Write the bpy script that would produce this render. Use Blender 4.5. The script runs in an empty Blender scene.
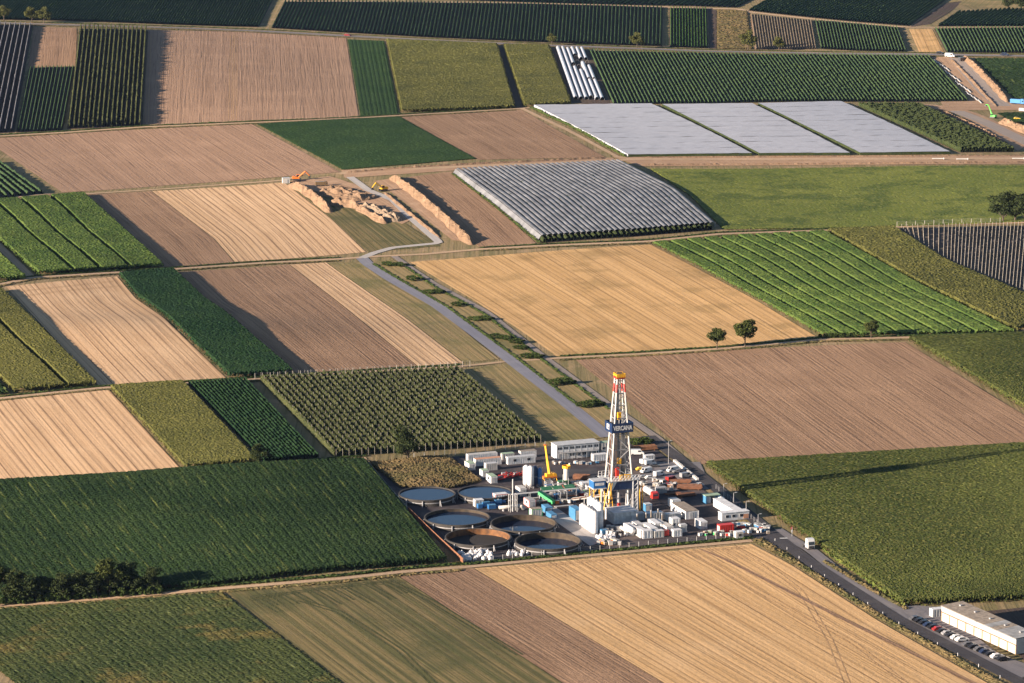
import bpy, math, random
import numpy as np
from mathutils import Vector

# ------------------------------------------------------------------ camera, light, exposure
S = bpy.context.scene
CAM_H, PITCH, FPX = 310.0, math.radians(11.8), 3400.0
SUN_EL, SUN_TO = 14.0, 26.0          # elevation, direction the shadows run (degrees from +x towards +y)
cam = bpy.data.objects.new('camera', bpy.data.cameras.new('camera'))
S.collection.objects.link(cam)
cam.location = (0, 0, CAM_H)
cam.rotation_euler = (math.pi / 2 - PITCH, 0, 0)
cam.data.sensor_width = 36.0
cam.data.lens = 36.0 * FPX / 1024.0
cam.data.clip_start, cam.data.clip_end = 5.0, 40000.0
S.camera = cam
W = bpy.data.worlds.new('World'); S.world = W; W.use_nodes = True
wn = W.node_tree
sky = wn.nodes.new('ShaderNodeTexSky'); sky.sky_type = 'NISHITA'; sky.sun_disc = False
sky.sun_elevation = math.radians(SUN_EL); sky.sun_rotation = math.radians(270 - SUN_TO)
sky.air_density = 0.8; sky.dust_density = 0.2
wn.links.new(sky.outputs[0], wn.nodes['Background'].inputs[0])
wn.nodes['Background'].inputs[1].default_value = 0.05
sl = bpy.data.lights.new('sun', 'SUN'); sl.energy = 5.0; sl.angle = math.radians(0.5); sl.color = (1.0, 0.82, 0.65)
sun = bpy.data.objects.new('sun', sl); S.collection.objects.link(sun)
_e, _a = math.radians(SUN_EL), math.radians(SUN_TO)
sun.rotation_euler = Vector((math.cos(_a) * math.cos(_e), math.sin(_a) * math.cos(_e), -math.sin(_e))).to_track_quat('-Z', 'Y').to_euler()
sun.location = (-600, 600, 400)
S.view_settings.view_transform = 'Standard'; S.view_settings.look = 'None'
S.view_settings.gamma = 1.0; S.view_settings.exposure = 1.72
S.view_settings.use_curve_mapping = False
COL = S.collection
random.seed(7); RNG = np.random.default_rng(7)

# ------------------------------------------------------------------ terrain and pixel -> ground
def Hf(x, y):
    x = np.asarray(x, float); y = np.asarray(y, float)
    m = 1 - np.exp(-(((x - 50) / 125) ** 2 + ((y - 1180) / 165) ** 2) ** 2)
    h = 2.8 * np.sin(x / 110 + 1.0) * np.sin(y / 150 + 0.4) + 1.5 * np.sin(x / 58 + y / 130) \
        + 5.2 * np.exp(-((y - 1510 - 0.15 * x) / 40) ** 2) * np.exp(-((x + 190) / 150) ** 2) \
        + 2.5 * np.exp(-((y - 1640 + 0.2 * x) / 60) ** 2) * np.exp(-((x - 190) / 120) ** 2)
    return h * m
_f = np.array([0, math.cos(PITCH), -math.sin(PITCH)]); _u = np.array([0, math.sin(PITCH), math.cos(PITCH)])
def G(px, py):
    """ground point seen at a pixel (arrays or scalars) -> x, y"""
    px = np.asarray(px, float); py = np.asarray(py, float)
    a = (px - 512) / FPX; b = (py - 341.5) / FPX
    dy = _f[1] - b * _u[1]; dz = _f[2] - b * _u[2]; dx = a
    z = np.zeros_like(dx)
    for _ in range(12):
        t = (z - CAM_H) / dz
        z = Hf(t * dx, t * dy)
    t = (z - CAM_H) / dz
    return t * dx, t * dy
def G3(px, py, dz=0.0):
    x, y = G(px, py); return Vector((float(x), float(y), float(Hf(x, y)) + dz))
def yaw_px(p, q):
    a, b = G3(*p), G3(*q); return math.atan2(b.y - a.y, b.x - a.x)
def scale_at(px, py):
    p = G3(px, py); return FPX / (p - Vector((0, 0, CAM_H))).length

# ------------------------------------------------------------------ materials
MATS = {}
def nt(m):
    return m.node_tree.nodes, m.node_tree.links
def paint(name, col, rough=0.55, var=0.12, metal=0.0, nscale=0.8, bump=0.0):
    """painted or weathered surface: base colour with soft dirt variation"""
    if name in MATS: return MATS[name]
    m = bpy.data.materials.new(name); m.use_nodes = True; n, l = nt(m)
    b = n['Principled BSDF']; b.inputs['Roughness'].default_value = rough; b.inputs['Metallic'].default_value = metal
    tc = n.new('ShaderNodeTexCoord'); no = n.new('ShaderNodeTexNoise')
    no.inputs['Scale'].default_value = nscale; no.inputs['Detail'].default_value = 5
    l.new(tc.outputs['Object'], no.inputs['Vector'])
    r = n.new('ShaderNodeValToRGB'); r.color_ramp.elements[0].position = 0.3; r.color_ramp.elements[1].position = 0.75
    d = tuple(c * (1 - 2.2 * var) for c in col); e = tuple(min(1, c * (1 + 0.6 * var)) for c in col)
    r.color_ramp.elements[0].color = (*d, 1); r.color_ramp.elements[1].color = (*e, 1)
    l.new(no.outputs['Fac'], r.inputs['Fac']); l.new(r.outputs['Color'], b.inputs['Base Color'])
    if bump:
        bp = n.new('ShaderNodeBump'); bp.inputs['Strength'].default_value = bump; bp.inputs['Distance'].default_value = 0.1
        l.new(no.outputs['Fac'], bp.inputs['Height']); l.new(bp.outputs['Normal'], b.inputs['Normal'])
    MATS[name] = m; return m
def mixc(n, l, fac, a, b):
    x = n.new('ShaderNodeMix'); x.data_type = 'RGBA'
    if isinstance(fac, (int, float)): x.inputs[0].default_value = fac
    else: l.new(fac, x.inputs[0])
    for s, v in ((6, a), (7, b)):
        if isinstance(v, tuple): x.inputs[s].default_value = (*v[:3], 1)
        else: l.new(v, x.inputs[s])
    return x.outputs[2]
def ramp(n, l, src, p0, p1):
    r = n.new('ShaderNodeMapRange'); r.interpolation_type = 'SMOOTHSTEP'
    r.inputs[1].default_value = p0; r.inputs[2].default_value = p1
    l.new(src, r.inputs[0]); return r.outputs[0]
def noise(n, l, vec, scale, detail=3, rough=0.55):
    x = n.new('ShaderNodeTexNoise'); x.inputs['Scale'].default_value = scale; x.inputs['Detail'].default_value = detail
    x.inputs['Roughness'].default_value = rough
    l.new(vec, x.inputs['Vector']); return x.outputs['Fac']
def field_mat(name, c1, c2, dark, period=6.0, fine=1.6, dstr=0.6, patch=None, pamt=0.5, bump=0.5, plen=90.0, rough=0.95, seed=0.0, tram=0.0, lines=()):
    """tilled or mown field: UV is in metres (u across the rows, v along them)"""
    if name in MATS: return MATS[name]
    m = bpy.data.materials.new(name); m.use_nodes = True; n, l = nt(m)
    b = n['Principled BSDF']; b.inputs['Roughness'].default_value = rough; b.inputs['Specular IOR Level'].default_value = 0.1
    uv = n.new('ShaderNodeUVMap'); tc = n.new('ShaderNodeTexCoord')
    def mp(sx, sy, off=0.0):
        k = n.new('ShaderNodeMapping'); k.inputs['Scale'].default_value = (sx, sy, 1); k.inputs['Location'].default_value = (seed + off, seed * 1.7 + off, seed)
        l.new(uv.outputs[0], k.inputs['Vector']); return k.outputs[0]
    st = noise(n, l, mp(1 / period, 1 / (period * 160)), 1.0, 4, 0.6)
    fn = noise(n, l, mp(1 / fine, 1 / (fine * 70), 31), 1.0, 3, 0.6)
    sp = noise(n, l, tc.outputs['Object'], 0.55, 4, 0.7)
    gr = noise(n, l, tc.outputs['Object'], 1.9, 3, 0.7)
    pt = noise(n, l, tc.outputs['Object'], 1 / plen, 4, 0.6)
    c = mixc(n, l, ramp(n, l, st, 0.35, 0.65), c1, c2)
    if patch: c = mixc(n, l, mulv(n, l, ramp(n, l, pt, 0.48, 0.68), pamt), c, patch)
    c = mixc(n, l, mulv(n, l, ramp(n, l, fn, 0.52, 0.70), dstr), c, dark)
    c = mixc(n, l, mulv(n, l, ramp(n, l, sp, 0.50, 0.78), dstr * 0.6), c, dark)
    c = mixc(n, l, mulv(n, l, ramp(n, l, gr, 0.45, 0.75), dstr * 0.35), c, dark)
    for per, amt, wid in lines:
        ds = n.new('ShaderNodeSeparateXYZ'); l.new(uv.outputs[0], ds.inputs[0])
        wb = mulv(n, l, noise(n, l, mp(1 / 9.0, 1 / 260.0, per), 1.0, 2), 3.0)
        a0 = n.new('ShaderNodeMath'); a0.operation = 'ADD'; l.new(ds.outputs[0], a0.inputs[0]); l.new(wb, a0.inputs[1])
        f = n.new('ShaderNodeMath'); f.operation = 'PINGPONG'; f.inputs[1].default_value = per / 2; l.new(a0.outputs[0], f.inputs[0])
        g = ramp(n, l, f.outputs[0], wid, wid * .25)
        brk = ramp(n, l, noise(n, l, mp(1 / (per * 1.3), 1 / 170.0, 50 + per), 1.0, 4, .65), .30, .60)
        q = n.new('ShaderNodeMath'); q.operation = 'MULTIPLY'; l.new(g, q.inputs[0]); l.new(brk, q.inputs[1])
        c = mixc(n, l, mulv(n, l, q.outputs[0], amt), c, dark)
    if tram:
        sx = n.new('ShaderNodeSeparateXYZ'); l.new(uv.outputs[0], sx.inputs[0])
        f = n.new('ShaderNodeMath'); f.operation = 'MODULO'; f.inputs[1].default_value = tram; l.new(sx.outputs[0], f.inputs[0])
        g = n.new('ShaderNodeMath'); g.operation = 'LESS_THAN'; g.inputs[1].default_value = 0.5; l.new(f.outputs[0], g.inputs[0])
        brk = ramp(n, l, noise(n, l, mp(0.3, 0.02, 77), 1.0, 3), 0.38, 0.6)
        q = n.new('ShaderNodeMath'); q.operation = 'MULTIPLY'; l.new(g.outputs[0], q.inputs[0]); l.new(brk, q.inputs[1])
        c = mixc(n, l, mulv(n, l, q.outputs[0], 0.8), c, dark)
    l.new(c, b.inputs['Base Color'])
    ad = n.new('ShaderNodeMath'); ad.operation = 'ADD'; l.new(fn, ad.inputs[0]); l.new(sp, ad.inputs[1])
    bp = n.new('ShaderNodeBump'); bp.inputs['Strength'].default_value = bump; bp.inputs['Distance'].default_value = 0.35
    l.new(ad.outputs[0], bp.inputs['Height']); l.new(bp.outputs['Normal'], b.inputs['Normal'])
    MATS[name] = m; return m
def mulv(n, l, s, k):
    x = n.new('ShaderNodeMath'); x.operation = 'MULTIPLY'; l.new(s, x.inputs[0]); x.inputs[1].default_value = k; return x.outputs[0]
def leaf_mat(name, c1, c2, tip=None, tamt=0.35, s1=0.05, s2=0.9, patch=None, streak=None, pth=(.49, .66)):
    """foliage: two greens mixed over the stand, tassels or pale leaves as specks"""
    if name in MATS: return MATS[name]
    m = bpy.data.materials.new(name); m.use_nodes = True; n, l = nt(m)
    b = n['Principled BSDF']; b.inputs['Roughness'].default_value = 0.85; b.inputs['Specular IOR Level'].default_value = 0.04
    tc = n.new('ShaderNodeTexCoord'); v = tc.outputs['Object']
    c = mixc(n, l, ramp(n, l, noise(n, l, v, s1, 5, 0.6), 0.36, 0.64), c1, c2)
    if patch: c = mixc(n, l, mulv(n, l, ramp(n, l, noise(n, l, v, 0.028, 5, 0.72), pth[0], pth[1]), 0.85), c, patch)
    if tip: c = mixc(n, l, mulv(n, l, ramp(n, l, noise(n, l, v, s2, 3, 0.7), 0.48, 0.66), tamt), c, tip)
    if streak:
        uv = n.new('ShaderNodeUVMap'); k = n.new('ShaderNodeMapping'); k.inputs['Scale'].default_value = (1 / streak[1], 1 / streak[2], 1); l.new(uv.outputs[0], k.inputs['Vector'])
        c = mixc(n, l, mulv(n, l, ramp(n, l, noise(n, l, k.outputs[0], 1.0, 4, .6), .56, .72), streak[3]), c, streak[0])
    l.new(c, b.inputs['Base Color']); MATS[name] = m; return m

# ------------------------------------------------------------------ meshes and objects
def mesh_np(name, V, F, mat=None, uv=None, smooth=False):
    V = np.asarray(V, np.float32).reshape(-1, 3); F = np.asarray(F, np.int32)
    k = F.shape[1]; me = bpy.data.meshes.new(name)
    me.vertices.add(len(V)); me.vertices.foreach_set('co', V.ravel())
    me.loops.add(F.size); me.loops.foreach_set('vertex_index', F.ravel())
    me.polygons.add(len(F)); me.polygons.foreach_set('loop_start', np.arange(0, F.size, k, dtype=np.int32))
    if uv is not None:
        ul = me.uv_layers.new(name='UVMap'); ul.data.foreach_set('uv', np.asarray(uv, np.float32)[F.ravel()].ravel())
    me.polygons.foreach_set('use_smooth', np.full(len(F), smooth))
    me.update(calc_edges=True)
    if mat: me.materials.append(mat)
    return me
def link(name, me, parent=None, loc=None, yaw=None):
    o = bpy.data.objects.new(name, me); COL.objects.link(o)
    if parent: o.parent = parent
    if loc is not None: o.location = loc
    if yaw is not None: o.rotation_euler = (0, 0, yaw)
    return o
def tag(o, label=None, cat=None, group=None, kind=None):
    if label: o['label'] = label
    if cat: o['category'] = cat
    if group: o['group'] = group
    if kind: o['kind'] = kind
    return o
def thing(name, label, cat, loc=(0, 0, 0), yaw=0.0, group=None):
    return tag(link(name, None, None, loc, yaw), label, cat, group)
class MB:
    """collects simple solids in local coordinates"""
    def __init__(s): s.v = []; s.f = []
    def add(s, vs, fs):
        o = len(s.v); s.v += [tuple(p) for p in vs]; s.f += [[i + o for i in f] for f in fs]; return s
    def box(s, c, d, rz=0.0):
        cx, cy, cz = c; a, b, h = d[0] / 2, d[1] / 2, d[2] / 2; co, si = math.cos(rz), math.sin(rz)
        vs = []
        for z in (-h, h):
            for x, y in ((-a, -b), (a, -b), (a, b), (-a, b)): vs.append((cx + x * co - y * si, cy + x * si + y * co, cz + z))
        return s.add(vs, [(3, 2, 1, 0), (4, 5, 6, 7), (0, 1, 5, 4), (1, 2, 6, 5), (2, 3, 7, 6), (3, 0, 4, 7)])
    def tube(s, p, q, r0, r1=None, n=6, caps=True):
        r1 = r0 if r1 is None else r1; p, q = Vector(p), Vector(q); d = (q - p).normalized()
        a = d.orthogonal().normalized(); b = d.cross(a); vs = []
        for c, r in ((p, r0), (q, r1)):
            for i in range(n):
                t = 2 * math.pi * (i + 0.5) / n; vs.append(c + a * (r * math.cos(t)) + b * (r * math.sin(t)))
        fs = [(i, (i + 1) % n, n + (i + 1) % n, n + i) for i in range(n)]
        if caps: fs += [tuple(range(n - 1, -1, -1)), tuple(range(n, 2 * n))]
        return s.add(vs, fs)
    def lathe(s, c, prof, n=24):
        cx, cy, cz = c; vs = []; k = len(prof)
        for r, z in prof:
            for i in range(n): t = 2 * math.pi * i / n; vs.append((cx + r * math.cos(t), cy + r * math.sin(t), cz + z))
        fs = [(j * n + i, j * n + (i + 1) % n, (j + 1) * n + (i + 1) % n, (j + 1) * n + i) for j in range(k - 1) for i in range(n)]
        return s.add(vs, fs)
    def prism(s, poly, y0, y1, axis='y'):
        """outline in (x, z) pulled along y, or in (x, y) pulled along z"""
        k = len(poly)
        vs = [(x, y0, z) for x, z in poly] + [(x, y1, z) for x, z in poly] if axis == 'y' else [(x, y, y0) for x, y in poly] + [(x, y, y1) for x, y in poly]
        fs = [tuple(range(k)), tuple(range(2 * k - 1, k - 1, -1))] + [(i, k + i, k + (i + 1) % k, (i + 1) % k) for i in range(k)]
        return s.add(vs, fs)
    def mesh(s, name, mat, smooth=False):
        me = bpy.data.meshes.new(name); me.from_pydata(s.v, [], s.f)
        if smooth:
            for p in me.polygons: p.use_smooth = True
        if mat: me.materials.append(mat)
        me.update(); return me
    def part(s, name, mat, parent, smooth=False):
        return link(name, s.mesh(name, mat, smooth), parent)

# ------------------------------------------------------------------ field patches: ruled between traced edges
def poly_world(pl, n):
    pl = np.array(pl, float); seg = []
    for a, b in zip(pl[:-1], pl[1:]):
        t = np.linspace(0, 1, 40, endpoint=False)[:, None]; seg.append(a + (b - a) * t)
    seg.append(pl[-1:]); q = np.vstack(seg)
    if len(pl) > 2:                                   # ease the corners of a traced bend
        for _ in range(10):
            q[1:-1] = (q[:-2] + q[2:] + 2 * q[1:-1]) / 4
    x, y = G(q[:, 0], q[:, 1]); P = np.stack([x, y], 1)
    d = np.r_[0, np.cumsum(np.hypot(*np.diff(P, axis=0).T))]
    t = np.linspace(0, d[-1], n)
    return np.stack([np.interp(t, d, P[:, 0]), np.interp(t, d, P[:, 1])], 1), d[-1]
class Patch:
    def __init__(s, curves):
        c = [poly_world(k, 81) for k in curves]
        s.C = np.array([k[0] for k in c]); s.L = float(np.mean([k[1] for k in c]))
        w = [0.0]
        for a, b in zip(s.C[:-1], s.C[1:]):           # width measured square to the rows
            t = np.gradient(a, axis=0); t /= np.linalg.norm(t, axis=1)[:, None]; d = b - a
            w.append(float(np.mean(np.abs(t[:, 0] * d[:, 1] - t[:, 1] * d[:, 0]))))
        s.w = np.cumsum(w); s.W = float(s.w[-1]); s.T = np.linspace(0, 1, 81)
    def at(s, u, t):
        """u in metres across, t in 0..1 along -> x, y (arrays of one shape)"""
        u = np.clip(u, 0, s.W); i = np.clip(np.searchsorted(s.w, u, side='right') - 1, 0, len(s.w) - 2)
        f = (u - s.w[i]) / (s.w[i + 1] - s.w[i]); k = t * 80; j = np.clip(k.astype(int), 0, 79); g = (k - j)
        f = f[..., None]; g = g[..., None]
        a = s.C[i, j] * (1 - g) + s.C[i, j + 1] * g; b = s.C[i + 1, j] * (1 - g) + s.C[i + 1, j + 1] * g
        p = a * (1 - f) + b * f; return p[..., 0], p[..., 1]
def grid_faces(nu, nv):
    i = np.arange(nu)[:, None] * (nv + 1) + np.arange(nv)[None, :]
    return np.stack([i, i + nv + 1, i + nv + 2, i + 1], -1).reshape(-1, 4)
def sheet(name, curves, mat, label, cat='field', dz=0.0, cell=5.0, kind='structure'):
    p = Patch(curves); nu = max(2, int(p.W / cell)); nv = max(2, int(p.L / cell))
    nu, nv = min(nu, 120), min(nv, 160)
    u, t = np.meshgrid(np.linspace(0, p.W, nu + 1), np.linspace(0, 1, nv + 1), indexing='ij')
    x, y = p.at(u, t); z = Hf(x, y) + dz
    o = link(name, mesh_np(name, np.stack([x, y, z], -1), grid_faces(nu, nv), mat, np.stack([u, t * p.L], -1).reshape(-1, 2), True))
    return tag(o, label, cat, None, kind)
def crop(name, curves, mat, label, h=2.4, amp=0.45, cell=0.8, row=0.0, gaps=(), gw=1.3, cat='crop', lumps=0.0, ends=0.0, edge=0.5, edged=2.2):
    """a standing crop: ragged leafy top over its whole area, closed down to the soil round the edge"""
    p = Patch(curves); nu = int(p.W / cell); nv = int(p.L / (cell * 1.25))
    u, t = np.meshgrid(np.linspace(0, p.W, nu + 1), np.linspace(0, 1, nv + 1), indexing='ij')
    uj = u + RNG.uniform(-.46, .46, u.shape) * cell; tj = np.clip(t + RNG.uniform(-.46, .46, u.shape) / nv, 0, 1)
    b = np.zeros_like(u, bool); b[0] = b[-1] = True; b[:, 0] = b[:, -1] = True
    uj = np.where(b, u + RNG.uniform(-edge, edge, u.shape), uj)
    x, y = p.at(uj, tj)
    hh = h + RNG.normal(0, amp, u.shape) * 0.8
    if row: hh -= row * (np.sin(u * 2 * math.pi / 3.0) > 0.35)
    if lumps: hh += lumps * (np.sin(x / 5.1 + 2 * np.sin(y / 9)) * np.sin(y / 7.3) + 0.6 * np.sin(x / 2.3) * np.sin(y / 3.1))
    wob = 1.2 * np.sin(t * 9 + 3)
    for g in gaps:
        hh = np.where(np.abs(u - g * p.W + wob * 0.5) < gw / 2 + 0.3, 0.15, hh)
    if ends: hh = np.where(np.minimum(t, 1 - t) * p.L < ends, hh * 0.6, hh)
    hh = np.where(b, hh * RNG.uniform(.25, .95, u.shape), hh)
    hh = np.maximum(hh, 0.1); z0 = Hf(x, y); top = np.stack([x, y, z0 + hh], -1).reshape(-1, 3)
    F = grid_faces(nu, nv); idx = np.arange((nu + 1) * (nv + 1)).reshape(nu + 1, nv + 1)
    ring = np.r_[idx[:, 0], idx[-1, 1:], idx[-2::-1, -1], idx[0, -2:0:-1]]
    e0 = top[ring]; e1 = np.roll(e0, -1, 0); ln = np.linalg.norm((e1 - e0)[:, :2], axis=1); k = np.minimum(np.maximum(2, (ln * edged * h).astype(int)), 14)
    j = np.repeat(np.arange(len(ring)), k); f = RNG.uniform(0, 1, len(j))[:, None]; pt = e0[j] * (1 - f) + e1[j] * f
    gz = Hf(pt[:, 0], pt[:, 1]); pt[:, 2] = gz + h * RNG.uniform(0.02, .95, len(j)); pt[:, :2] += RNG.normal(0, .22, (len(j), 2))
    LV, LF = leaves(pt, .20 + .05 * h); SF = LF + len(top); top = np.vstack([top, LV])
    uvs = np.stack([u, t * p.L], -1).reshape(-1, 2); uvs = np.vstack([uvs, np.repeat(uvs[ring][j], 4, 0)])
    o = link(name, mesh_np(name, top, np.vstack([F, SF]), mat, uvs))
    return tag(o, label, cat, None, 'stuff')
def hedge(P, w, h, step, z0=0.0, jit=0.25, clump=None, gapp=0.0):
    """a leafy row along the points P: lumpy section, vines or small trees"""
    d = np.r_[0, np.cumsum(np.hypot(*np.diff(P, axis=0).T))]; n = max(3, int(d[-1] / step)); s = np.linspace(0, d[-1], n)
    x = np.interp(s, d, P[:, 0]); y = np.interp(s, d, P[:, 1]); tx, ty = np.gradient(x), np.gradient(y); q = np.hypot(tx, ty); nx, ny = -ty / q, tx / q
    k = 1 + RNG.normal(0, jit, n)
    if clump: k = k * (0.72 + 0.38 * np.abs(np.sin(s * math.pi / clump + RNG.uniform(0, 3))))
    if gapp: k = np.where(RNG.uniform(0, 1, n) < gapp, 0.25, k)
    k = np.clip(k, 0.15, 1.8); g = Hf(x, y) + z0
    sec = np.array([(-.36, .0), (-.5, .45), (-.28, .88), (.28, 1.0), (.5, .5), (.36, .0)])
    V = np.empty((n, 6, 3))
    for i, (a, b) in enumerate(sec):
        o = a * w * (0.6 + 0.4 * k) + RNG.normal(0, jit * w * .35, n); V[:, i, 0] = x + nx * o; V[:, i, 1] = y + ny * o
        V[:, i, 2] = g + h * b * k + (RNG.normal(0, jit * h * .25, n) if b else 0)
    i = np.arange(n - 1)[:, None] * 6; j = np.arange(5)[None, :]
    F = np.stack([i + j, i + j + 1, i + j + 7, i + j + 6], -1).reshape(-1, 4)
    return V.reshape(-1, 3), F
def leaves(C, size):
    """random leaf-sized quads at the points C"""
    n = len(C); a = RNG.normal(0, 1, (n, 3)); a /= np.linalg.norm(a, axis=1)[:, None]
    b = np.cross(a, RNG.normal(0, 1, (n, 3))); b /= np.linalg.norm(b, axis=1)[:, None]
    s = (size * RNG.uniform(.6, 1.4, n))[:, None]; a, b = a * s, b * s * .7
    V = np.stack([C - a, C - b, C + a, C + b], 1).reshape(-1, 3); F = np.arange(4 * n).reshape(-1, 4)
    return V, F
def rows(name, label, cat, curves, n, mat, w=0.8, h=1.9, step=2.0, row_name='vine_row', ground=None, gname='soil', jit=0.14, clump=None, gapp=0.0,
         post=None, leaf=None, dens=0, missing=(), u0=0.0, u1=1.0, z0=0.0, group=None, postmat=None):
    """a planted plot: soil, one part for each planted row, posts where the photo shows them"""
    p = Patch(curves); c = p.at(np.array([p.W / 2]), np.array([.5])); cx, cy = float(c[0][0]), float(c[1][0])
    base = Vector((cx, cy, float(Hf(cx, cy)))); T = thing(name, label, cat, base, 0, group); bo = np.array(base)
    if ground:
        nu, nv = max(2, int(p.W / 6)), max(2, int(p.L / 6))
        u, t = np.meshgrid(np.linspace(0, p.W, nu + 1), np.linspace(0, 1, nv + 1), indexing='ij'); x, y = p.at(u, t)
        link(gname, mesh_np(gname, np.stack([x, y, Hf(x, y) - 0.02], -1).reshape(-1, 3) - bo, grid_faces(nu, nv), ground, np.stack([u, t * p.L], -1).reshape(-1, 2), True), T)
    tt = np.linspace(0.004, 0.996, 60)
    for i in range(n):
        if i in missing: continue
        u = p.W * (u0 + (u1 - u0) * (i + .5) / n); x, y = p.at(np.full(60, u), tt); P = np.stack([x, y], 1)
        if math.hypot(*(P[-1] - P[0])) < 4: continue
        V, F = hedge(P, w, h, step, z0, jit, clump, gapp)
        if leaf:
            L = math.hypot(*(P[-1] - P[0])); k = int(L * dens); s = RNG.uniform(0, 1, k)
            lx, ly = p.at(u + RNG.normal(0, w * .38, k), s)
            lz = Hf(lx, ly) + z0 + h * np.abs(RNG.normal(.62, .27, k)).clip(.1, 1.25)
            V2, F2 = leaves(np.stack([lx, ly, lz], -1), leaf); F = np.vstack([F, F2 + len(V)]); V = np.vstack([V, V2])
        link(row_name, mesh_np(row_name, V - bo, F, mat), T)
        if post:
            ph, sp, pr, pm = post; mb = MB(); L = math.hypot(*(P[-1] - P[0])); k = max(2, int(L / sp))
            for q in np.linspace(0, 1, k + 1):
                a, b = p.at(np.array([u]), np.array([q])); a, b = float(a[0]), float(b[0]); z = float(Hf(a, b))
                mb.tube((a - cx, b - cy, z - base.z - .1), (a - cx, b - cy, z - base.z + ph), pr, n=4)
            o = mb.part('row_posts', pm, T); o['kind'] = 'stuff'
    return T

# ------------------------------------------------------------------ colours of the land
STRAW = field_mat('stubble', (.60, .40, .235), (.50, .325, .185), (.20, .12, .07), 6.5, 1.9, .35, (.63, .435, .265), .6, .5, 60, seed=1, lines=((2.6, .6, .5), (7.8, .9, .5)))
GOLD = field_mat('stubble_golden', (.60, .385, .19), (.51, .32, .15), (.22, .13, .062), 6.5, 1.9, .35, (.63, .42, .225), .6, .5, 60, seed=7, lines=((2.4, .55, .5), (9.2, .85, .5)))
STRAW2 = field_mat('stubble_weedy', (.56, .355, .165), (.46, .285, .125), (.20, .125, .058), 5.0, 1.7, .40, (.22, .15, .06), .5, .5, 26, seed=5, lines=((3.0, .5, .55), (9.5, .65, .6)))
STRAW3 = field_mat('stubble_pale', (.60, .405, .24), (.51, .335, .19), (.20, .122, .072), 4.5, 1.5, .35, (.64, .44, .265), .5, .55, 50, seed=9, lines=((3.4, .9, .65), (7.8, .7, .5)))
SOIL = field_mat('tilled_soil', (.300, .190, .118), (.245, .152, .094), (.105, .065, .042), 5.0, 1.0, .62, (.345, .22, .138), .55, .8, 45, seed=3, lines=((2.2, .26, .45), (11.0, .45, .45)))
SOIL2 = field_mat('tilled_soil_pale', (.330, .212, .14), (.283, .18, .118), (.135, .085, .058), 7.0, 1.2, .52, (.375, .242, .16), .6, .8, 45, seed=8, lines=((2.8, .25, .5), (14.0, .6, .5)))
SOIL_SHADED = field_mat('dark_soil_with_shade', (.085, .062, .05), (.07, .05, .042), (.04, .03, .025), 4.0, 1.0, .5, (.07, .066, .038), .5, .5, 30, seed=13)  # dark soil, with the shade between planted rows mixed into its colour
ALLEY = field_mat('grass_alley', (.055, .056, .026), (.045, .046, .022), (.03, .03, .016), 3.0, 1.0, .5, (.07, .06, .03), .5, .5, 20, seed=18)
GREYSOIL = field_mat('grey_soil', (.125, .105, .092), (.105, .088, .078), (.065, .055, .048), 3.0, 1.0, .5, (.10, .095, .06), .5, .5, 20, seed=17)
GRASSD = field_mat('dry_meadow', (.30, .215, .105), (.21, .17, .075), (.115, .095, .045), 4.0, 1.4, .5, (.125, .125, .048), .7, .5, 30, seed=4, lines=((3.0, .5, .5), (7.0, .5, .5)))
VERGE = field_mat('verge_grass', (.25, .185, .098), (.165, .14, .065), (.08, .075, .032), 3.0, 1.2, .6, (.36, .25, .155), .6, .5, 18, seed=6)
DIRT = field_mat('dirt_track', (.46, .325, .215), (.40, .28, .18), (.22, .16, .10), 1.4, 0.8, .5, (.27, .21, .115), .4, .4, 12, seed=2)
EARTH = field_mat('dug_earth', (.38, .25, .16), (.32, .205, .13), (.17, .11, .072), 4.0, 1.6, .5, (.44, .30, .20), .6, .5, 9, seed=11)
HEAPM = field_mat('heaped_earth', (.235, .155, .098), (.185, .12, .076), (.095, .062, .042), 4.0, 1.6, .6, (.285, .195, .128), .7, .7, 6, seed=15)
RUBBLE = field_mat('rubble', (.25, .19, .135), (.20, .15, .105), (.10, .075, .055), 3.0, 1.2, .6, (.29, .22, .16), .6, .6, 6, seed=16)
GREENTAN = field_mat('weedy_stubble', (.095, .092, .038), (.195, .148, .068), (.05, .05, .022), 2.6, 1.1, .5, (.07, .076, .03), .7, .5, 35, seed=12, lines=((2.6, .5, .55), (7.0, .5, .6)))
ASPH = field_mat('asphalt', (.062, .058, .062), (.054, .052, .057), (.036, .034, .037), 2.0, 1.0, .35, (.09, .082, .08), .5, .15, 9, .85, 21)
ASPHL = field_mat('worn_asphalt', (.185, .172, .178), (.155, .147, .155), (.105, .10, .102), 2.0, 1.0, .3, (.225, .205, .195), .5, .15, 12, .85, 22)
BLUEROAD = field_mat('bluish_asphalt', (.20, .20, .235), (.17, .172, .205), (.12, .12, .14), 2.0, 1.0, .3, (.24, .235, .255), .5, .15, 12, .8, 25)
BEDROAD = field_mat('road_bed', (.30, .255, .225), (.26, .222, .195), (.17, .14, .12), 2.0, 1.0, .4, (.34, .275, .22), .5, .2, 10, .9, 26)
CONC = field_mat('concrete_track', (.40, .375, .36), (.345, .325, .31), (.22, .20, .185), 2.0, 1.0, .3, (.46, .42, .375), .5, .15, 8, .9, 23)
YARD = field_mat('yard_asphalt', (.062, .054, .058), (.050, .045, .050), (.028, .025, .028), 9.0, 3.0, .5, (.15, .118, .105), .7, .2, 16, .9, 24)
MZ_DARK = leaf_mat('maize_dark', (.0095, .021, .008), (.017, .033, .012), (.034, .048, .0165), .35, .012, 1.1, patch=(.021, .036, .013), streak=((.09, .105, .03), 1.3, 34.0, .75))
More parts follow.
